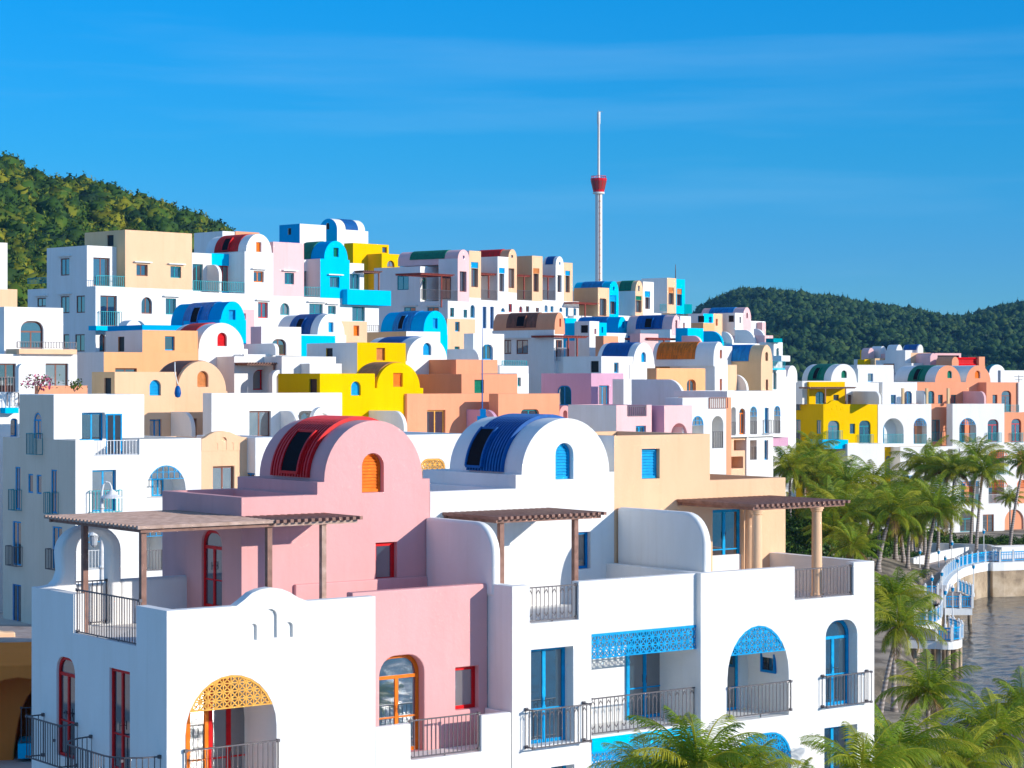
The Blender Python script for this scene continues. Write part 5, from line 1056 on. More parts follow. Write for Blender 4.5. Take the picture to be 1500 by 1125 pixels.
# ---- sightseeing tower
def tower():
    D = 800; k = D / F; x = (877 - HX) * k; t = bpy.data.objects.new('observation_tower', None); COL.objects.link(t); t.location = (x, D, 0); tag(t, 'tall slim white sightseeing tower with a red cabin, rising behind the hilltop', 'tower')
    Z = lambda y: CZ + (HY - y) * k; wh = paint('W', .4)
    mb = MB(); r = 5.2 * k; mb.lathe((0, 0, 0), [(r, 0), (r, Z(284)), (0, Z(284))], 24); me = mb.mesh('shaft', wh); smooth_by_angle(me); mkobj('shaft', me, t)
    lb = MB(); 
    lb.box((.3, -r - .1, 8), (.5, -r + .05, Z(285)))
    for i in range(int((Z(286) - 8) / 2.2)): lb.box((.18, -r - .16, 8 + i * 2.2), (.62, -r - .05, 8.35 + i * 2.2))
    lb.obj('ladder', paint('TC'), t)
    mb = MB(); mb.lathe((0, 0, 0), [(0, Z(284)), (8.6 * k, Z(284)), (8.6 * k, Z(281.5)), (0, Z(281.5))], 28); mb.obj('platform', wh, t)
    mb = MB(); mb.lathe((0, 0, 0), [(0, Z(281.3)), (8 * k, Z(281.3)), (8.4 * k, Z(279)), (12 * k, Z(263)), (12 * k, Z(261.5)), (0, Z(261.5))], 12); c = mb.obj('cabin', paint('RD', .3), t)
    gb = MB()
    for i in range(12):
        a0 = 2 * math.pi * (i + .12) / 12; a1 = 2 * math.pi * (i + .88) / 12; p = lambda a, rr, z: (rr * k * math.cos(a), rr * k * math.sin(a), z)
        gb.add([p(a0, 8.75, Z(278)), p(a1, 8.75, Z(278)), p(a1, 11.75, Z(265)), p(a0, 11.75, Z(265))], [(0, 1, 2, 3)])
    m = paint('RB', .15); gb.obj('window_band', m, c)
    mb = MB()
    for i in range(16):
        a = 2 * math.pi * i / 16; mb.bar((10.5 * k * math.cos(a), 10.5 * k * math.sin(a), Z(261.5)), (10.5 * k * math.cos(a), 10.5 * k * math.sin(a), Z(257.5)), .12)
        b_ = 2 * math.pi * (i + 1) / 16; mb.bar((10.5 * k * math.cos(a), 10.5 * k * math.sin(a), Z(258)), (10.5 * k * math.cos(b_), 10.5 * k * math.sin(b_), Z(258)), .12)
    mb.obj('railing', paint('RD'), c)
    mb = MB(); q = 1.8 * k; mb.lathe((0, 0, 0), [(q, Z(262)), (q, Z(182)), (2.5 * k, Z(181)), (2.5 * k, Z(164)), (0, Z(164))], 14); me = mb.mesh('mast', wh); smooth_by_angle(me); o = mkobj('mast', me, t)
    mb = MB(); mb.bar((0, 0, Z(164)), (0, 0, Z(161.5)), .2); mb.bar((0, 0, Z(163.2)), (1.6, 0, Z(164)), .12); mb.obj('aerial', metal('LG'), o)
tower()
# ================================================================ palms
def palm_mats():
    L_ = leafmat('palm_leaves', (.055, .13, .008), (.20, .30, .018), (.46, .42, .03)); pr(L_).inputs['Roughness'].default_value = .5
    N = L_.node_tree.nodes; K = L_.node_tree.links; p = pr(L_); out = [n for n in N if n.type == 'OUTPUT_MATERIAL'][0]; tr = N.new('ShaderNodeBsdfTranslucent'); ms = N.new('ShaderNodeMixShader'); ms.inputs[0].default_value = .35
    r = [n for n in N if n.type == 'VALTORGB'][0]; K.new(r.outputs[0], tr.inputs[0]); K.new(p.outputs[0], ms.inputs[1]); K.new(tr.outputs[0], ms.inputs[2]); K.new(ms.outputs[0], out.inputs[0])
    t = bpy.data.materials.new('palm_trunk'); t.use_nodes = True; N = t.node_tree.nodes; K = t.node_tree.links; g = N.new('ShaderNodeTexCoord'); w = N.new('ShaderNodeTexWave'); w.bands_direction = 'Z'; w.inputs['Scale'].default_value = 1.6; w.inputs['Distortion'].default_value = 2.5; w.inputs['Detail'].default_value = 3; K.new(g.outputs['Object'], w.inputs['Vector'])
    r = N.new('ShaderNodeValToRGB'); r.color_ramp.elements[0].color = (.24, .19, .16, 1); r.color_ramp.elements[1].color = (.40, .34, .30, 1); r.color_ramp.elements[0].position = .2; K.new(w.outputs[0], r.inputs[0]); K.new(r.outputs[0], pr(t).inputs['Base Color']); pr(t).inputs['Roughness'].default_value = .9
    return L_, t
PL, PT = palm_mats()
_r = [n for n in PL.node_tree.nodes if n.type == 'VALTORGB'][0].color_ramp; _r.elements[-1].position = .9; _x = _r.elements.new(.97); _x.color = (.26, .15, .06, 1)
DRY = paint('TAN', .8)
def crown_mesh(seed, nf=24, length=3.0, nl=44):
    rg = random.Random(seed); v = []; f = []; t = []; lw = .028
    def quad(a, b, c, d, tv): n = len(v); v.extend([a, b, c, d]); f.append((n, n + 1, n + 2, n + 3)); t.extend([tv] * 4)
    for i in range(nf):
        az = i * 2.399963 + rg.uniform(-.25, .25); u = i / (nf - 1)                      # young upright fronds first, old hanging ones last
        el = R(82) - R(105) * u ** .85 + R(rg.uniform(-8, 8)); Ln = length * (.72 + .38 * math.sin(math.pi * min(1, u * 1.1 + .15))) * rg.uniform(.88, 1.1)
        tint = max(0, min(1, rg.gauss(.62 - .3 * abs(u - .35), .13))); 
        tint = min(tint, .82)
        if u > .9: tint = 1.0 if rg.random() < .75 else .85
        n = 20; p = Vector((math.cos(az) * .08, math.sin(az) * .08, 0)); h = Vector((math.cos(az), math.sin(az), 0)); side = Vector((-h.y, h.x, 0)); pts = [p]; e = el; bend = R(rg.uniform(60, 95)) * (.75 + .5 * u); tw = rg.uniform(-.35, .35)
        dirs = []
        for k in range(n):
            d = h * math.cos(e) + Vector((0, 0, math.sin(e))) + side * tw * (k / n) * .5; d.normalize(); dirs.append(d); p = p + d * (Ln / n); pts.append(p); e -= bend / n * (.5 + 1.1 * k / n)
        dirs.append(dirs[-1])
        for k in range(n):      # rachis
            a, b = pts[k], pts[k + 1]; w0 = .045 * (1 - k / n) + .008; w1 = .045 * (1 - (k + 1) / n) + .008; up = dirs[k].cross(side).normalized()
            quad(a - side * w0, a + side * w0, b + side * w1, b - side * w1, min(.86 if tint < .95 else 1, tint + .3)); quad(a - up * w0, a + up * w0, b + up * w1, b - up * w1, min(.86 if tint < .95 else 1, tint + .3))
        roll = R(rg.uniform(-25, 25))
        for k in range(nl):
            s = .12 + .88 * k / (nl - 1); x = s * n; j = min(n - 1, int(x)); q = pts[j].lerp(pts[j + 1], x - j); d = dirs[j]; up = side.cross(d).normalized() * -1
            if up.z < 0: up = -up
            ll = Ln * .30 * math.sin(math.pi * min(1, (.18 + s * .80))) ** .6 * rg.uniform(.85, 1.1) + .05
            for sg in (-1, 1):
                sd = (side * sg * math.cos(roll * sg) + up * math.sin(roll * sg)); dr = R(18 + 38 * s) + R(rg.uniform(-9, 9)); out = (sd * math.cos(dr * .8) + d * (.55 + .5 * s) - up * .15 - Vector((0, 0, 1)) * rg.uniform(.15, .5) * (1.1 - .4 * s)).normalized()
                m_ = q + out * ll * .55; out2 = (out - Vector((0, 0, 1)) * rg.uniform(.35, .8)).normalized(); tip = m_ + out2 * ll * .45; wd = d * lw * (1.0 - .3 * s); tt = max(0, min(.88 if tint < .95 else 1, tint + rg.gauss(0, .07)))
                quad(q - wd * .6, q + wd * .6, m_ + wd, m_ - wd, tt); quad(m_ - wd, m_ + wd, tip + wd * .12, tip - wd * .12, tt)
    me = bpy.data.meshes.new('crown'); me.from_pydata(v, [], f); a = me.attributes.new('tint', 'FLOAT', 'POINT'); a.data.foreach_set('value', t); me.materials.append(PL); return me
CROWNS = [crown_mesh(s, nf, L_, 46) for s, nf, L_ in ((1, 26, 3.0), (2, 22, 3.0), (3, 30, 3.0), (4, 24, 3.1))]
def nuts(rg):
    mb = MB()
    for i in range(7):
        a = rg.uniform(0, 6.28); c = Vector((.2 * math.cos(a), .2 * math.sin(a), -.22 - rg.uniform(0, .2))); mb.lathe(c, [(0, -.13), (.08, -.09), (.11, 0), (.08, .09), (0, .12)], 7)
    return mb.mesh('coconuts', paint('AM', .6), smooth=True)
NUTS = nuts(random.Random(3))
GP = 'coconut palms along the shore'
def palm(x, y, D, scale, bx, label, by=None, seed=None, tz=None):
    """x, y = heart of the crown in the photograph, bx = foot of the trunk"""
    c = at(x, y, D); fx = (PX(bx) - HX) / F * D; fy = D - .6
    g = gz(fx, fy) if tz is None else tz; g = max(g, .8); sd = seed if seed is not None else int(abs(c.x * 7 + c.y * 3)); rg = random.Random(sd)
    t = bpy.data.objects.new('palm_tree', None); COL.objects.link(t); t.location = (fx, fy, g - .1); tag(t, label, 'palm tree', GP)
    top = Vector((c.x - fx, c.y - fy, c.z - g + .1)); top.z = max(top.z, 1.2); n = 12; pts = []; rs = []
    for i in range(n + 1):
        u = i / n; pts.append(Vector((top.x * (u ** 1.4), top.y * (u ** 1.4) + .1 * math.sin(u * 3), top.z * u))); rs.append((.17 * (1 - .45 * u) + .1 * max(0, 1 - u * 7)) * min(1.2, scale + .1))
    mb = MB(); mb.tube(pts, rs, 10); tr = mkobj('trunk', mb.mesh('trunk', PT, smooth=True), t)
    cr = mkobj('crown', CROWNS[sd % 4], t); cr.location = pts[-1]; cr.rotation_euler = (R(rg.uniform(-8, 8)), R(rg.uniform(-8, 8)), rg.uniform(0, 6.28)); cr.scale = (scale,) * 3
    nt = mkobj('coconuts', NUTS, cr)
    return t
setv(21)
PLIST = [(21, 290, 190, 200, .95, 300, 'tall dark palm whose crown stands before the blue balcony of the yellow house'),
 (21, 225, 330, 182, 1.15, 225, 'palm with hanging fronds at the yellow house corner, left of the round column'),
 (21, 300, 350, 178, 1.15, 268, 'bright green palm with a white trunk directly behind the round column'),
 (21, 405, 350, 186, 1.05, 395, 'dark bushy palm with a thin trunk just right of the round column'),
 (21, 700, 400, 188, 1.15, 670, 'palm before the white balcony wall between the yellow house and the arched loggia'),
 (21, 520, 430, 175, 1.1, 500, 'drooping palm with long arching frond, between the column and the white balcony wall'),
 (21, 960, 430, 192, .85, 955, 'small palm in front of the yellow ground-floor wall'),
 (21, 820, 620, 160, 1.2, 720, 'leaning palm with orange coconuts above the corner of the cream terrace'),
 (21, 600, 620, 165, 1.15, 560, 'dense low palm left of the one with orange coconuts'),
 (21, 430, 760, 158, .9, 410, 'low pale-fronded palm right beside the round column foot'),
 (21, 740, 560, 172, 1.0, 730, 'olive palm behind the one with orange coconuts'),
 (21, 560, 860, 150, .9, 540, 'low fan of fronds peeping over the terrace parapet'),
 (21, 130, 300, 176, 1.0, 120, 'palm with brownish drooping fronds, leftmost beside the white balcony house'),
 (21, 390, 560, 170, 1.1, 395, 'palm with pale trunk close right of the round column, under the dark bushy one'),
 (21, 500, 640, 160, 1.15, 470, 'shaggy olive palm between the round column and the orange coconut palm'),
 (21, 880, 700, 176, 1.1, 900, 'palm with yellowish fronds right of the orange coconut palm'),
 (21, 160, 640, 182, .9, 150, 'half hidden low palm between the cream wall and the round column'),
 (22, 265, 350, 195, 1.2, 205, 'large full palm before the white house with the arched loggia'),
 (22, 385, 390, 192, .95, 350, 'palm overlapping the right side of the large full one, before the teal door'),
 (22, 495, 400, 190, .95, 450, 'palm in front of the coral recess, with drooping fronds'),
 (22, 685, 270, 196, 1.0, 615, 'tall slender palm with a pale straight trunk, before the projecting white house'),
 (22, 730, 400, 190, 1.0, 660, 'slender palm with a dark leaning trunk, right beside the tall pale one'),
 (22, 1070, 320, 196, 1.0, 935, 'tall leaning palm at the right edge before the orange screened balconies'),
 (22, 955, 620, 205, .62, 945, 'small young palm before the orange screened balcony at the right'),
 (22, 145, 560, 200, .8, 150, 'small palm standing under the arched loggia'),
 (22, 345, 720, 168, 1.25, 250, 'large yellow-green palm with an orange-green stem beside the promenade wall'),
 (22, 260, 640, 182, 1.1, 240, 'dark feathery palm behind the large yellow-green one'),
 (22, 20, 720, 178, 1.15, 0, 'olive palm left of the large yellow-green one by the promenade'),
 (22, 130, 850, 170, 1.0, 100, 'low shaggy palm at the left end of the promenade wall'),
 (13, 555, 400, 106, 1.0, 545, 'palm with dark upright fronds right of the white corner house'),
 (13, 575, 520, 100, 1.05, 478, 'leaning palm with a long pale trunk beside the white corner house'),
 (13, 700, 800, 82, .9, 690, 'yellow-green palm in the lower right with its thin stem over the beach'),
 (13, 985, 985, 76, 1.05, 990, 'big glossy palm at the lower right corner with a stout ringed trunk'),
 (13, 570, 1075, 66, 1.05, 560, 'palm at the bottom edge just right of the white corner house'),
 (13, 850, 1110, 68, .85, 850, 'low palm at the bottom edge below the yellow-green one'),
 (13, 1110, 860, 90, .9, 1115, 'palm cut off by the right edge above the big glossy one'),
 (13, 420, 1150, 57, .85, 420, 'palm with brownish narrow fronds before the lower window of the corner house'),
 (10, 632, 965, 46.5, .6, 640, 'palm with one stiff upright frond, before the blue lattice of the foreground house'),
 (10, 400, 1000, 47.5, .42, 420, 'small palm arching before the lowest blue lattice balcony, left of the stiff upright one'),
 (10, 830, 1040, 47, .5, 850, 'palm at the bottom edge before the low blue screened arch'),
 (10, 1080, 1070, 49, .38, 1090, 'pale feathery palm top at the bottom edge between arch and window')]
for i, (vw, x, y, D, sc, bx, lb) in enumerate(PLIST):
    setv(vw); palm(x, y, D, sc * (1 if vw == 10 else .72 if vw == 13 else .88), bx, lb, seed=i * 5 + 1, tz=3.0 if vw == 10 else None)
# ---- shrubs
def shrub_mesh(seed, n=700):
    rg = random.Random(seed); v = []; f = []; t = []
    for i in range(n):
        a = rg.uniform(0, 6.28); e = math.acos(rg.uniform(0, 1)); r = rg.uniform(.55, 1) * (1 + .25 * math.sin(3 * a + seed) * math.sin(2 * e)); p = Vector((r * math.sin(e) * math.cos(a), r * math.sin(e) * math.sin(a), r * math.cos(e) * .85 + .1))
        d = Vector((rg.gauss(0, 1), rg.gauss(0, 1), rg.gauss(.3, .8))).normalized(); s = d.cross(Vector((rg.gauss(0, 1), rg.gauss(0, 1), 0.1))).normalized(); l = rg.uniform(.10, .2); w = l * .38; k = len(v)
        v += [p, p + d * l * .5 + s * w, p + d * l, p + d * l * .5 - s * w]; f.append((k, k + 1, k + 2, k + 3)); t += [max(0, min(1, rg.gauss(.35, .2)))] * 4
    for i in range(7):
        a = rg.uniform(0, 6.28); k = len(v); b = Vector((.6 * math.cos(a), .6 * math.sin(a), .7)); v += [Vector((0, 0, -.1)), Vector((.04, 0, -.1)), b + Vector((.02, 0, 0)), b]; f.append((k, k + 1, k + 2, k + 3)); t += [0] * 4
    me = bpy.data.meshes.new('shrub'); me.from_pydata(v, [], f); a_ = me.attributes.new('tint', 'FLOAT', 'POINT'); a_.data.foreach_set('value', t); me.materials.append(SHM); return me
SHM = leafmat('shrub_leaves', (.02, .05, .008), (.06, .13, .012), (.16, .24, .02)); pr(SHM).inputs['Roughness'].default_value = .5
SH = [shrub_mesh(i) for i in range(3)]
def und():
    # undergrowth: countless bushes between the palms
    rg = random.Random(9); vs = []; fs = []; ts = []
    base = [([v.co.copy() for v in m.vertices], [tuple(p.vertices) for p in m.polygons], [a.value for a in m.attributes['tint'].data]) for m in SH]
    spots = []
    for _ in range(700):
        y = rg.uniform(135, 214); x = rg.uniform(10, 42)
        if x > shore_x(min(y, 193)) - (6 if y < 196 else 6) : continue
        if x / y < .105: continue
        if 176 < y < 212 and x > 28 + (y - 176) * .3 and not (y > 207): continue
        spots.append((x, y, rg.uniform(.7, 1.7)))
    for _ in range(60): spots.append((rg.uniform(29, 56), rg.uniform(211, 215), rg.uniform(.6, 1.1)))
    for _ in range(46): a = rg.uniform(0, 1); spots.append((30.5 + 16 * a + rg.uniform(-.5, .5), 184 + 11 * a ** .6 + rg.uniform(0, 2), rg.uniform(.4, .7)))
    for _ in range(40): y = rg.uniform(56, 84); spots.append((shore_x(y) - rg.uniform(1, 13), y, rg.uniform(.6, 1.3)))
    for x, y, s in spots:
        bv, bf, bt = base[rg.randrange(3)]; a = rg.uniform(0, 6.28); c, n = math.cos(a) * s, math.sin(a) * s; z = gz(x, y) - .1; k = len(vs); o = rg.uniform(-.15, .15)
        vs += [(x + p.x * c - p.y * n, y + p.x * n + p.y * c, z + p.z * s) for p in bv]; fs += [tuple(i + k for i in q) for q in bf]; ts += [max(0, min(1, q + o)) for q in bt]
    me = bpy.data.meshes.new('undergrowth'); me.from_pydata(vs, [], fs); a_ = me.attributes.new('tint', 'FLOAT', 'POINT'); a_.data.foreach_set('value', ts); me.materials.append(SHM); tag(mkobj('undergrowth', me), 'leafy green undergrowth filling the ground between the palms', 'undergrowth', kind='stuff')
und()
# ================================================================ promenade, piers, seawall
def poly_wall(name, pts, z0, z1, th, mat, parent=None):
    mb = MB(); L_ = []; R_ = []
    for i, p in enumerate(pts):
        a = Vector(pts[max(0, i - 1)]); b = Vector(pts[min(len(pts) - 1, i + 1)]); d = (b - a).normalized(); n = Vector((-d.y, d.x)); L_.append(Vector(p) + n * th / 2); R_.append(Vector(p) - n * th / 2)
    n = len(pts); vs = [(q.x, q.y, z) for z in (z0, z1) for s in (L_, R_) for q in s]; fs = []
    for i in range(n - 1):
        fs += [(i, i + 1, 2 * n + i + 1, 2 * n + i), (n + i, 3 * n + i, 3 * n + i + 1, n + i + 1), (2 * n + i, 2 * n + i + 1, 3 * n + i + 1, 3 * n + i), (i, n + i, n + i + 1, i + 1)]
    fs += [(0, 2 * n, 3 * n, n), (n - 1, 2 * n - 1, 4 * n - 1, 3 * n - 1)]; mb.add(vs, fs); return mb.obj(name, mat, parent)
def curve(pts, n):
    out = []
    for i in range(len(pts) - 1):
        p0 = Vector(pts[max(0, i - 1)]); p1 = Vector(pts[i]); p2 = Vector(pts[i + 1]); p3 = Vector(pts[min(len(pts) - 1, i + 2)])
        for k in range(n): t = k / n; out.append(.5 * ((2 * p1) + (p2 - p0) * t + (2 * p0 - 5 * p1 + 4 * p2 - p3) * t * t + (3 * p1 - p0 - 3 * p2 + p3) * t ** 3))
    return out + [Vector(pts[-1])]
def gpt(x, y, z): D = (CZ - z) * F / (PY(y) - HY); return Vector(((PX(x) - HX) / F * D, D))
setv(20); DZ = 2.6
promline = curve([(75, 199)] + [tuple(gpt(x, y, DZ)) for x, y in ((1294, 372), (1090, 372), (960, 382), (860, 400), (760, 430), (690, 475), (640, 525), (612, 575))], 6)
inner = curve([(75, 204)] + [tuple(gpt(x, y, DZ)) for x, y in ((1294, 285), (1060, 290), (900, 296), (760, 310), (600, 340), (480, 370), (370, 400))], 6)
ST = bpy.data.objects.new('seawall', None); COL.objects.link(ST); tag(ST, 'weathered tan concrete seawall with white band curving round the bay', 'seawall')
tan = gmat('sea_concrete', [(.3, (.16, .11, .07)), (.5, (.42, .31, .2)), (.7, (.58, .46, .33))], .5); 
poly_wall('wall', promline, -4, DZ - .45, .7, tan, ST); poly_wall('band', promline, DZ - .448, DZ + .25, .8, stucco('W'), ST)
pv = MB(); A = [gpt(640, 545, DZ)] ; 
deck = gmat('paving', [(.3, (.30, .24, .21)), (.6, (.42, .34, .30))], 1.2, .9, .1)
def sheet(name, poly, z, mat, th=.3): mb = MB(); n = len(poly); vs = [(p[0], p[1], z) for p in poly] + [(p[0], p[1], z - th) for p in poly]; mb.add(vs, [tuple(range(n)), tuple(range(2 * n - 1, n - 1, -1))] + [(i, (i + 1) % n, n + (i + 1) % n, n + i) for i in range(n)]); o = mb.obj(name, mat); tag(o, kind='structure'); return o
sheet('promenade', list(promline) + list(inner)[::-1], DZ, deck, .5)
o = poly_wall('planter_wall', [p for p in inner], DZ - .6, DZ + .75, .3, stucco('W')); tag(o, 'low white wall holding the flower beds behind the promenade', 'planter wall')
ip = curve([(70, 212)] + [tuple(gpt(x, y, DZ + .6)) for x, y in ((1294, 262), (1000, 250), (700, 240), (520, 236))], 4); o = poly_wall('planter_wall', ip, DZ - 2, DZ + 1.0, .3, stucco('W')); tag(o, 'upper white retaining wall below the houses at the right', 'planter wall')
def balustrade(pts, label, step=3.0, z=DZ + .25, h=.8, parent=None, n0=0):
    t = bpy.data.objects.new('balustrade', None); COL.objects.link(t); t.location = (pts[0][0], pts[0][1], z); tag(t, label, 'balustrade', 'white and blue balustrades of the waterfront')
    P0 = Vector((pts[0][0], pts[0][1], 0)); acc = []; d = 0; nxt_ = 0
    for a, b in zip(pts, pts[1:]):
        a = Vector(a); b = Vector(b); l = (b - a).length
        while nxt_ <= d + l: acc.append(a + (b - a) * ((nxt_ - d) / l)); nxt_ += step
        d += l
    if (Vector(pts[-1]) - acc[-1]).length > step * .5: acc.append(Vector(pts[-1]))
    rl = MB()
    for q in acc:
        x, y = q.x - P0.x, q.y - P0.y; mb = MB(); mb.box((x - .08, y - .08, 0), (x + .08, y + .08, h + .06)); mb.box((x - .11, y - .11, h + .06), (x + .11, y + .11, h + .1)); mb.lathe((x, y, h + .1), [(.05, 0), (.075, .05), (.05, .1), (0, .14)], 8); mb.obj('pillar', stucco('W'), t)
    for a, b in zip(acc, acc[1:]):
        A_ = Vector((a.x - P0.x, a.y - P0.y, 0)); B_ = Vector((b.x - P0.x, b.y - P0.y, 0)); 
        for z_, w in ((h, .08), (.12, .06), (h - .2, .04)): rl.bar(A_ + Vector((0, 0, z_)), B_ + Vector((0, 0, z_)), w)
        m = max(4, int((B_ - A_).length / .16))
        for i in range(1, m): p = A_.lerp(B_, i / m); rl.bar(p + Vector((0, 0, .12)), p + Vector((0, 0, h)), .045)
    rl.obj('railing', paint('BL'), t)
    return acc
setv(20)
balustrade([p for p in promline], 'long curved white and blue balustrade on the seawall', 1.35)
def lamp(x, y, h, label, kind=0, z=DZ + .25, head='BL'):
    t = bpy.data.objects.new('street_lamp', None); COL.objects.link(t); t.location = (x, y, z); tag(t, label, 'street lamp', 'slim white lamps on the waterfront')
    mb = MB(); mb.lathe((0, 0, 0), [(.09, 0), (.09, .25), (.05, .32), (.04, h * .5), (.032, h - .32), (.07, h - .3), (.03, h - .27)], 10); mb.obj('post', stucco('W'), t)
    mb = MB(); mb.lathe((0, 0, h - .27), [(.05, 0), (.1, .06), (.12, .24), (.06, .27)], 8); l = mb.obj('lantern', paint(head), t); mb = MB(); mb.lathe((0, 0, h), [(.15, 0), (.06, .1), (.02, .2), (0, .24)], 8); mb.obj('cap', paint('W'), l)
PZ = 1.9
for i, (x, y, yt, lb) in enumerate([(962, 375, 95, 'tallest waterfront lamp, where the seawall bends right of the palms'), (700, 430, 190, 'waterfront lamp before the flower bed, over the bend of the seawall'), (590, 400, 262, 'short blue-headed lamp by the left end of the bend'), (645, 430, 315, 'thin lamp between the flower bed and the blue rail'),
                               (748, 600, 330, 'lamp at the back of the square pier'), (878, 640, 380, 'lamp at the outer corner of the square pier'), (535, 745, 480, 'lamp on the narrow walk left of the piers'), (617, 680, 440, 'lamp at the inner corner of the square pier'), (706, 860, 565, 'lamp at the back of the round pier'), (645, 900, 590, 'lamp on the middle of the round pier'), (435, 440, 262, 'short lamp before the white planter wall')]):
    z = DZ if y < 620 else PZ; g = gpt(x, y, z); k = g.y / F * V[20][2] ** -1; lamp(g.x, g.y, (y - yt) * k, lb, z=z - .02)
# square pier and round pier
def pier(name, poly, label, z=PZ, close=False):
    t = bpy.data.objects.new(name, None); COL.objects.link(t); t.location = (poly[0][0], poly[0][1], z); tag(t, label, 'pier'); P = [(p[0] - poly[0][0], p[1] - poly[0][1]) for p in poly]; n = len(P)
    mb = MB(); mb.add([(x, y, -.02) for x, y in P] + [(x, y, -.5) for x, y in P], [tuple(range(n)), tuple(range(2 * n - 1, n - 1, -1))] + [(i, (i + 1) % n, n + (i + 1) % n, n + i) for i in range(n)]); mb.obj('wall', stucco('W'), t)
    mb = MB(); c = Vector((sum(p[0] for p in P) / n, sum(p[1] for p in P) / n)); mb.add([(c.x + (x - c.x) * .96, c.y + (y - c.y) * .96, 0.02) for x, y in P] + [(c.x + (x - c.x) * .96, c.y + (y - c.y) * .96, -.1) for x, y in P], [tuple(range(n)), tuple(range(2 * n - 1, n - 1, -1))] + [(i, (i + 1) % n, n + (i + 1) % n, n + i) for i in range(n)]); mb.obj('deck', deck, t)
    for x, y in P[::2]: mb = MB(); x = c.x + (x - c.x) * .85; y = c.y + (y - c.y) * .85; mb.lathe((x, y, 0), [(.16, -5.5), (.16, -.5)], 12); mb.obj('pile', tan, t)
sq = [gpt(x, y, PZ) for x, y in ((640, 735), (868, 735), (868, 650), (760, 600), (600, 598), (590, 690))]
pier('square_pier', sq, 'white square pier with blue railings standing in the bay')
balustrade([sq[0], sq[1]], 'front rail of the square pier', 1.1, PZ); balustrade([sq[1].lerp(sq[2], .15), sq[2], sq[3]], 'slanting right rail of the square pier', 1.2, PZ)
balustrade([gpt(480, 625, DZ), gpt(600, 625, DZ)], 'short white balustrade above the square pier', .9, DZ - .2)
C0 = gpt(575, 958, PZ); rd = []
for i in range(15):
    a = R(-115) + R(190) * i / 14; rd.append(Vector((C0.x + 1.45 * math.cos(a), C0.y + 3.4 * math.sin(a))))
rd = rd + [gpt(400, 900, PZ), gpt(340, 1000, PZ)]
pier('round_pier', rd, 'white rounded pier with blue railings, nearest the camera')
balustrade(rd[:12], 'curved rail of the round pier', 1.0, PZ)
w1 = [gpt(x, y, PZ) for x, y in ((395, 885), (470, 880), (550, 858), (610, 815), (615, 735))]; w2 = [gpt(x, y, PZ) for x, y in ((560, 735), (480, 800), (380, 830))]
pier('walkway', w1 + w2, 'narrow curved walkway linking the round pier with the square pier'); balustrade(curve([tuple(p) for p in w1], 4), 'curved rail of the narrow walkway', 1.1, PZ)
sheet('plaza', [gpt(x, y, DZ) for x, y in ((612, 590), (640, 520), (560, 440), (370, 402), (200, 420), (80, 560), (60, 760), (300, 830), (460, 660), (600, 640))], DZ - .004, deck, .5)
# beach sand strip and rocks
rkm = gmat('rock', [(.3, (.03, .028, .025)), (.7, (.12, .10, .09))], 1.5, .9, .6)
rg = random.Random(4)
for i in range(14):
    setv(13); g = gpt(590 + rg.uniform(0, 110) + (i // 7) * 330, 960 + rg.uniform(-25, 20), .8); b = bmesh.new(); bmesh.ops.create_icosphere(b, subdivisions=3, radius=1)
    for v in b.verts: v.co *= 1 + .22 * math.sin(v.co.x * 4 + i) * math.sin(v.co.y * 5 + i) + rg.uniform(-.06, .06)
    me = bpy.data.meshes.new('rock'); b.to_mesh(me); b.free(); me.materials.append(rkm); o = mkobj('rock', me, loc=(g.x, g.y, .6)); o.scale = (rg.uniform(.7, 1.5), rg.uniform(.6, 1.2), rg.uniform(.4, .8)); tag(o, 'dark rough boulder in the heap between the beach and the palms', 'rock', 'boulders on the beach')
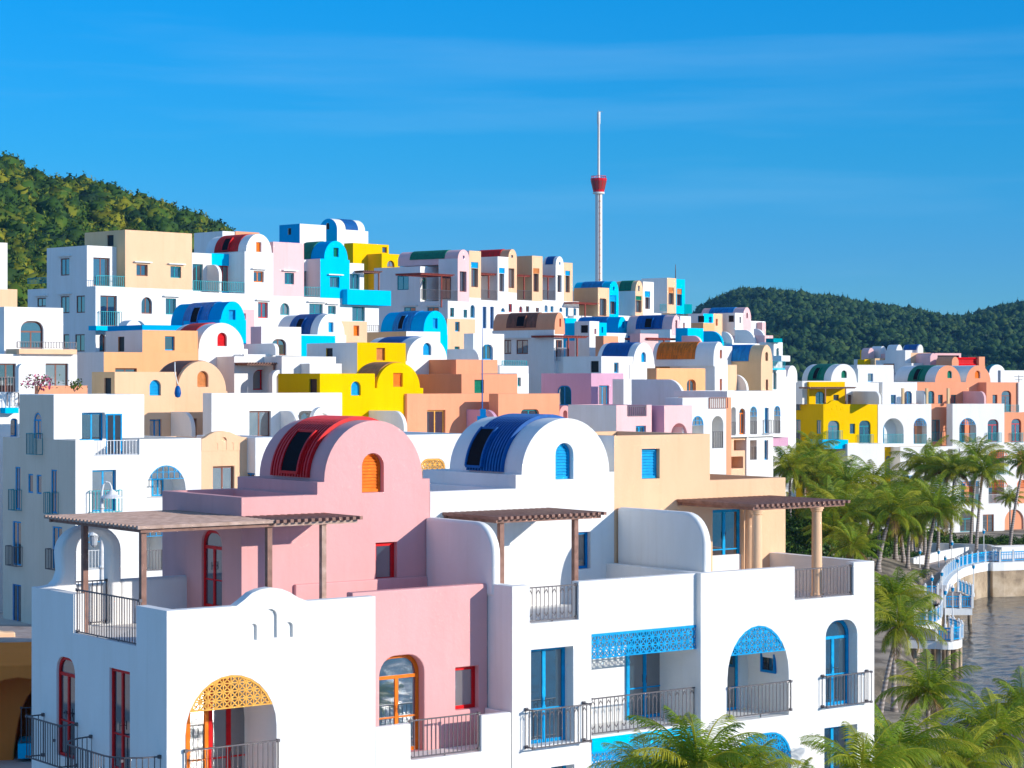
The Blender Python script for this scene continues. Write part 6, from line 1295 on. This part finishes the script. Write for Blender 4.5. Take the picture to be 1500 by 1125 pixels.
# ================================================================ left edge: paved upper street and terracotta archway
def upper_street():
    st = gmat('cobbles', [(.3, (.22, .14, .11)), (.5, (.40, .30, .25)), (.7, (.50, .42, .36))], 1.6, .9, .2)
    mb = MB(); a, b = 73.2, 108; za, zb_ = 8.55, 5.9
    mb.add([(-40, a, za), (-11, a, za), (-11, b, zb_), (-40, b, zb_), (-40, a, za - .5), (-11, a, za - .5), (-11, b, zb_ - 3), (-40, b, zb_ - 3)], [(0, 1, 2, 3), (7, 6, 5, 4), (0, 4, 5, 1), (1, 5, 6, 2), (2, 6, 7, 3), (3, 7, 4, 0)]); tag(mb.obj('street', st), kind='structure')
    setv(23); h = House(-60, 67.5, 10, 'terracotta archway under the paved upper street at the lower left edge', name='archway', cat='archway', zb=1.0)
    base = MB(); a0, a1 = h.s(-330), h.s(300); z1 = h.z(612, h.s(60), 0) + .25; base.box((a0, 0, 0), (h.s(440), 6, z1)); cut = MB(); aa = shape('a', h.s(-230), .5, h.s(420), h.z(640, h.s(100), 0), rise=2.3); cut.prism(aa, -1, 1.2)
    a2 = shape('a', h.s(62), .5, h.s(330), h.z(700, h.s(160), 1.2), rise=2.6); cut.prism(a2, 1.0, 5)
    h.finish(csg([('+', base), ('-', cut)], [stucco('TO')], 'wall'), bev=.08)
    mb = MB(); mb.box((h.s(98, .9), .7, h.z(1070, h.s(98, .9), .9)), (h.s(220, .9), 2.2, h.z(990, h.s(98, .9), .9))); h.put('balcony', mb, stucco('AQ'))
    h.railing(h.s(115, .8), h.s(220, .8), h.z(995, h.s(115, .8), .8), h.z(800, h.s(115, .8), .8), .8)
    h2 = House(-20, 92, 20, 'low rounded cream kerb wall on the paved street at the left edge', name='kerb_wall', cat='low wall', zb=5)
    mb = MB(); pts = [(-4, 0), (h2.s(82), 0)] ; z0 = h2.z(455, h2.s(60), 0); zt = h2.z(392, h2.s(60), 0)
    po = [(-4, z0), (h2.s(84), z0), (h2.s(84), zt)] + [(h2.s(30) - (h2.s(30) + 4) * i / 8, zt + 1.1 * sstep(0, 1, i / 5)) for i in range(9)]
    mb.prism(po, 0, .6); h2.finish(mb.mesh('wall', stucco('CR')), bev=.08)
upper_street()
# ================================================================ small things
def pole(x, y0, y1, D, r, label, col='DB', name='antenna_mast', cat='antenna'):
    b = at(x, y1, D); tp = at(x, y0, D); t = bpy.data.objects.new(name, None); COL.objects.link(t); t.location = b; tag(t, label, cat); h = tp.z - b.z
    mb = MB(); mb.lathe((0, 0, 0), [(r, 0), (r * .8, h * .6), (r * .5, h), (0, h)], 8); mb.obj('mast', metal(col), t); return t, h
setv(6); t, h = pole(1020, -60, 345, 70, .022, 'thin dark mast rising from a small blue box behind the blue vault'); mb = MB(); mb.box((-.16, -.16, -.5), (.16, .16, .02)); mb.box((-.07, -.07, .02), (.12, .12, .25)); mb.obj('base_box', paint('MB'), t)
setv(4); t, h = pole(762, 30, 118, 224, .06, 'thin grey aerial on the far cream and blue hilltop house', 'GY')
setv(12); t, h = pole(1470, 272, 315, 238, .05, 'small roof aerial on the flat white box at the far right', 'GY'); mb = MB(); 
for i in range(3): mb.bar((-.5 + .1 * i, 0, h - .2 - i * .35), (.5 - .1 * i, 0, h - .2 - i * .35), .05)
mb.obj('crossbar', metal('GY'), t)
def gooseneck():
    setv(5); D = 82; b = at(533, 1280, D); t = bpy.data.objects.new('street_lamp', None); COL.objects.link(t); t.location = b; tag(t, 'white street lamp with a curved neck and bell shade before the blue balconies', 'street lamp'); k = D / F / V[5][2]
    Z = lambda y: (1280 - y) * k; X = lambda x: (x - 533) * k
    mb = MB(); mb.tube([(0, 0, 0), (0, 0, Z(1000)), (0, 0, Z(760))], [.1, .08, .06], 10); mb.lathe((0, 0, Z(800)), [(.06, -.05), (.1, 0), (.06, .05)], 10); mb.lathe((0, 0, Z(1110)), [(.09, -.08), (.14, 0), (.09, .08)], 10); mb.obj('post', paint('W'), t)
    mb = MB(); mb.tube([(0, 0, Z(760)), (0, 0, Z(715)), (X(540), 0, Z(680)), (X(555), 0, Z(664)), (X(572), 0, Z(668)), (X(582), 0, Z(688)), (X(585), 0, Z(708))], [.05, .045, .04, .035, .035, .035, .04], 8); a = mb.obj('arm', paint('W'), t)
    mb = MB(); mb.lathe((X(587), 0, 0), [(.04, Z(704)), (.12, Z(712)), (.2, Z(728)), (.42, Z(744)), (.44, Z(748)), (.3, Z(744)), (0, Z(735))], 18); mb.obj('lamp_shade', paint('W'), a)
gooseneck()
# the lower small lantern hanging before the blue door
setv(5); D = 81; b = at(491, 945, D); t = bpy.data.objects.new('lantern', None); COL.objects.link(t); t.location = b; tag(t, 'small white lantern hanging under the pergola in front of the blue door', 'lantern'); mb = MB(); mb.lathe((0, 0, 0), [(0, .38), (.05, .34), (.22, .02), (.2, 0)], 12); mb.obj('cap', paint('W'), t); mb = MB(); mb.lathe((0, 0, 0), [(.17, .0), (.12, -.35), (.05, -.42), (0, -.45)], 10); mb.obj('globe', paint('LG', .2), t)
# parked blue bucket hanging rope on cream wall
setv(5); D = 119.5; b = at(930, 190, D); o = None
mb = MB(); mb.lathe((0, 0, 0), [(0, -.35), (.14, -.3), (.19, -.1), (.15, .15), (.08, .3), (0, .32)], 12); mb2 = MB(); mb2.tube([(0, 0, .4), (-.15, .0, 1.0), (-.2, .25, 1.6)], .03, 6)
t = bpy.data.objects.new('bundle', None); COL.objects.link(t); t.location = b; tag(t, 'small blue bundle hung on a rope against the cream vaulted house', 'bundle'); mb.obj('bag', paint('DB'), t); mb2.obj('rope', paint('W'), t)
# terrace plants at the left
def plant(x, y0, y1, D, label, flower=None, n=260, w=.6):
    b = at(x, y1, D); tp = at(x, y0, D); h = tp.z - b.z; t = bpy.data.objects.new('potted_plant', None); COL.objects.link(t); t.location = b; tag(t, label, 'plant'); rg = random.Random(int(x)); v = []; f = []; tt = []; fv = []; ff = []
    for i in range(n):
        p = Vector((rg.gauss(0, w * .45), rg.gauss(0, w * .35), h * rg.uniform(.3, 1))); d = Vector((rg.gauss(0, 1), rg.gauss(0, 1), rg.gauss(0, 1))).normalized(); s = d.cross(Vector((0, .3, 1))).normalized(); l = rg.uniform(.1, .22); F_, V_ = (ff, fv) if flower and rg.random() < .6 else (f, v); k = len(V_)
        V_.extend([p, p + d * l * .5 + s * l * .3, p + d * l, p + d * l * .5 - s * l * .3]); F_.append((k, k + 1, k + 2, k + 3))
        if V_ is v: tt += [rg.random()] * 4
    me = bpy.data.meshes.new('leaves'); me.from_pydata(v, [], f); a_ = me.attributes.new('tint', 'FLOAT', 'POINT'); a_.data.foreach_set('value', tt); me.materials.append(SHM); mkobj('leaves', me, t)
    if flower: me = bpy.data.meshes.new('flowers'); me.from_pydata(fv, [], ff); me.materials.append(paint(flower)); mkobj('flowers', me, t)
    mb = MB()
    for i in range(4): mb.bar((0, 0, 0), (rg.uniform(-.4, .4), rg.uniform(-.2, .2), h * .8), .03)
    mb.obj('stem', wood('WD'), t)
PAL['MG'] = (.75, .08, .22)
plant(198, 108, 200, 111.5, 'bougainvillea with magenta flowers on the white terrace at the left', 'MG', 300, .9); plant(390, 130, 192, 111.5, 'small yellow-green leafy plant at the right end of the terracotta coping', None, 120, .5)

# ================================================================ the hazy air
def haze():
    m = bpy.data.materials.new('haze'); m.use_nodes = True; N = m.node_tree.nodes; N.clear(); o = N.new('ShaderNodeOutputMaterial'); v = N.new('ShaderNodeVolumePrincipled'); v.inputs['Color'].default_value = (.16, .5, 1, 1); v.inputs['Density'].default_value = .00007; v.inputs['Anisotropy'].default_value = 0
    m.node_tree.links.new(v.outputs[0], o.inputs['Volume']); mb = MB(); mb.box((-1500, -1500, -5.5), (2500, 2600, 190)); tag(mb.obj('haze', m), kind='stuff')
haze()
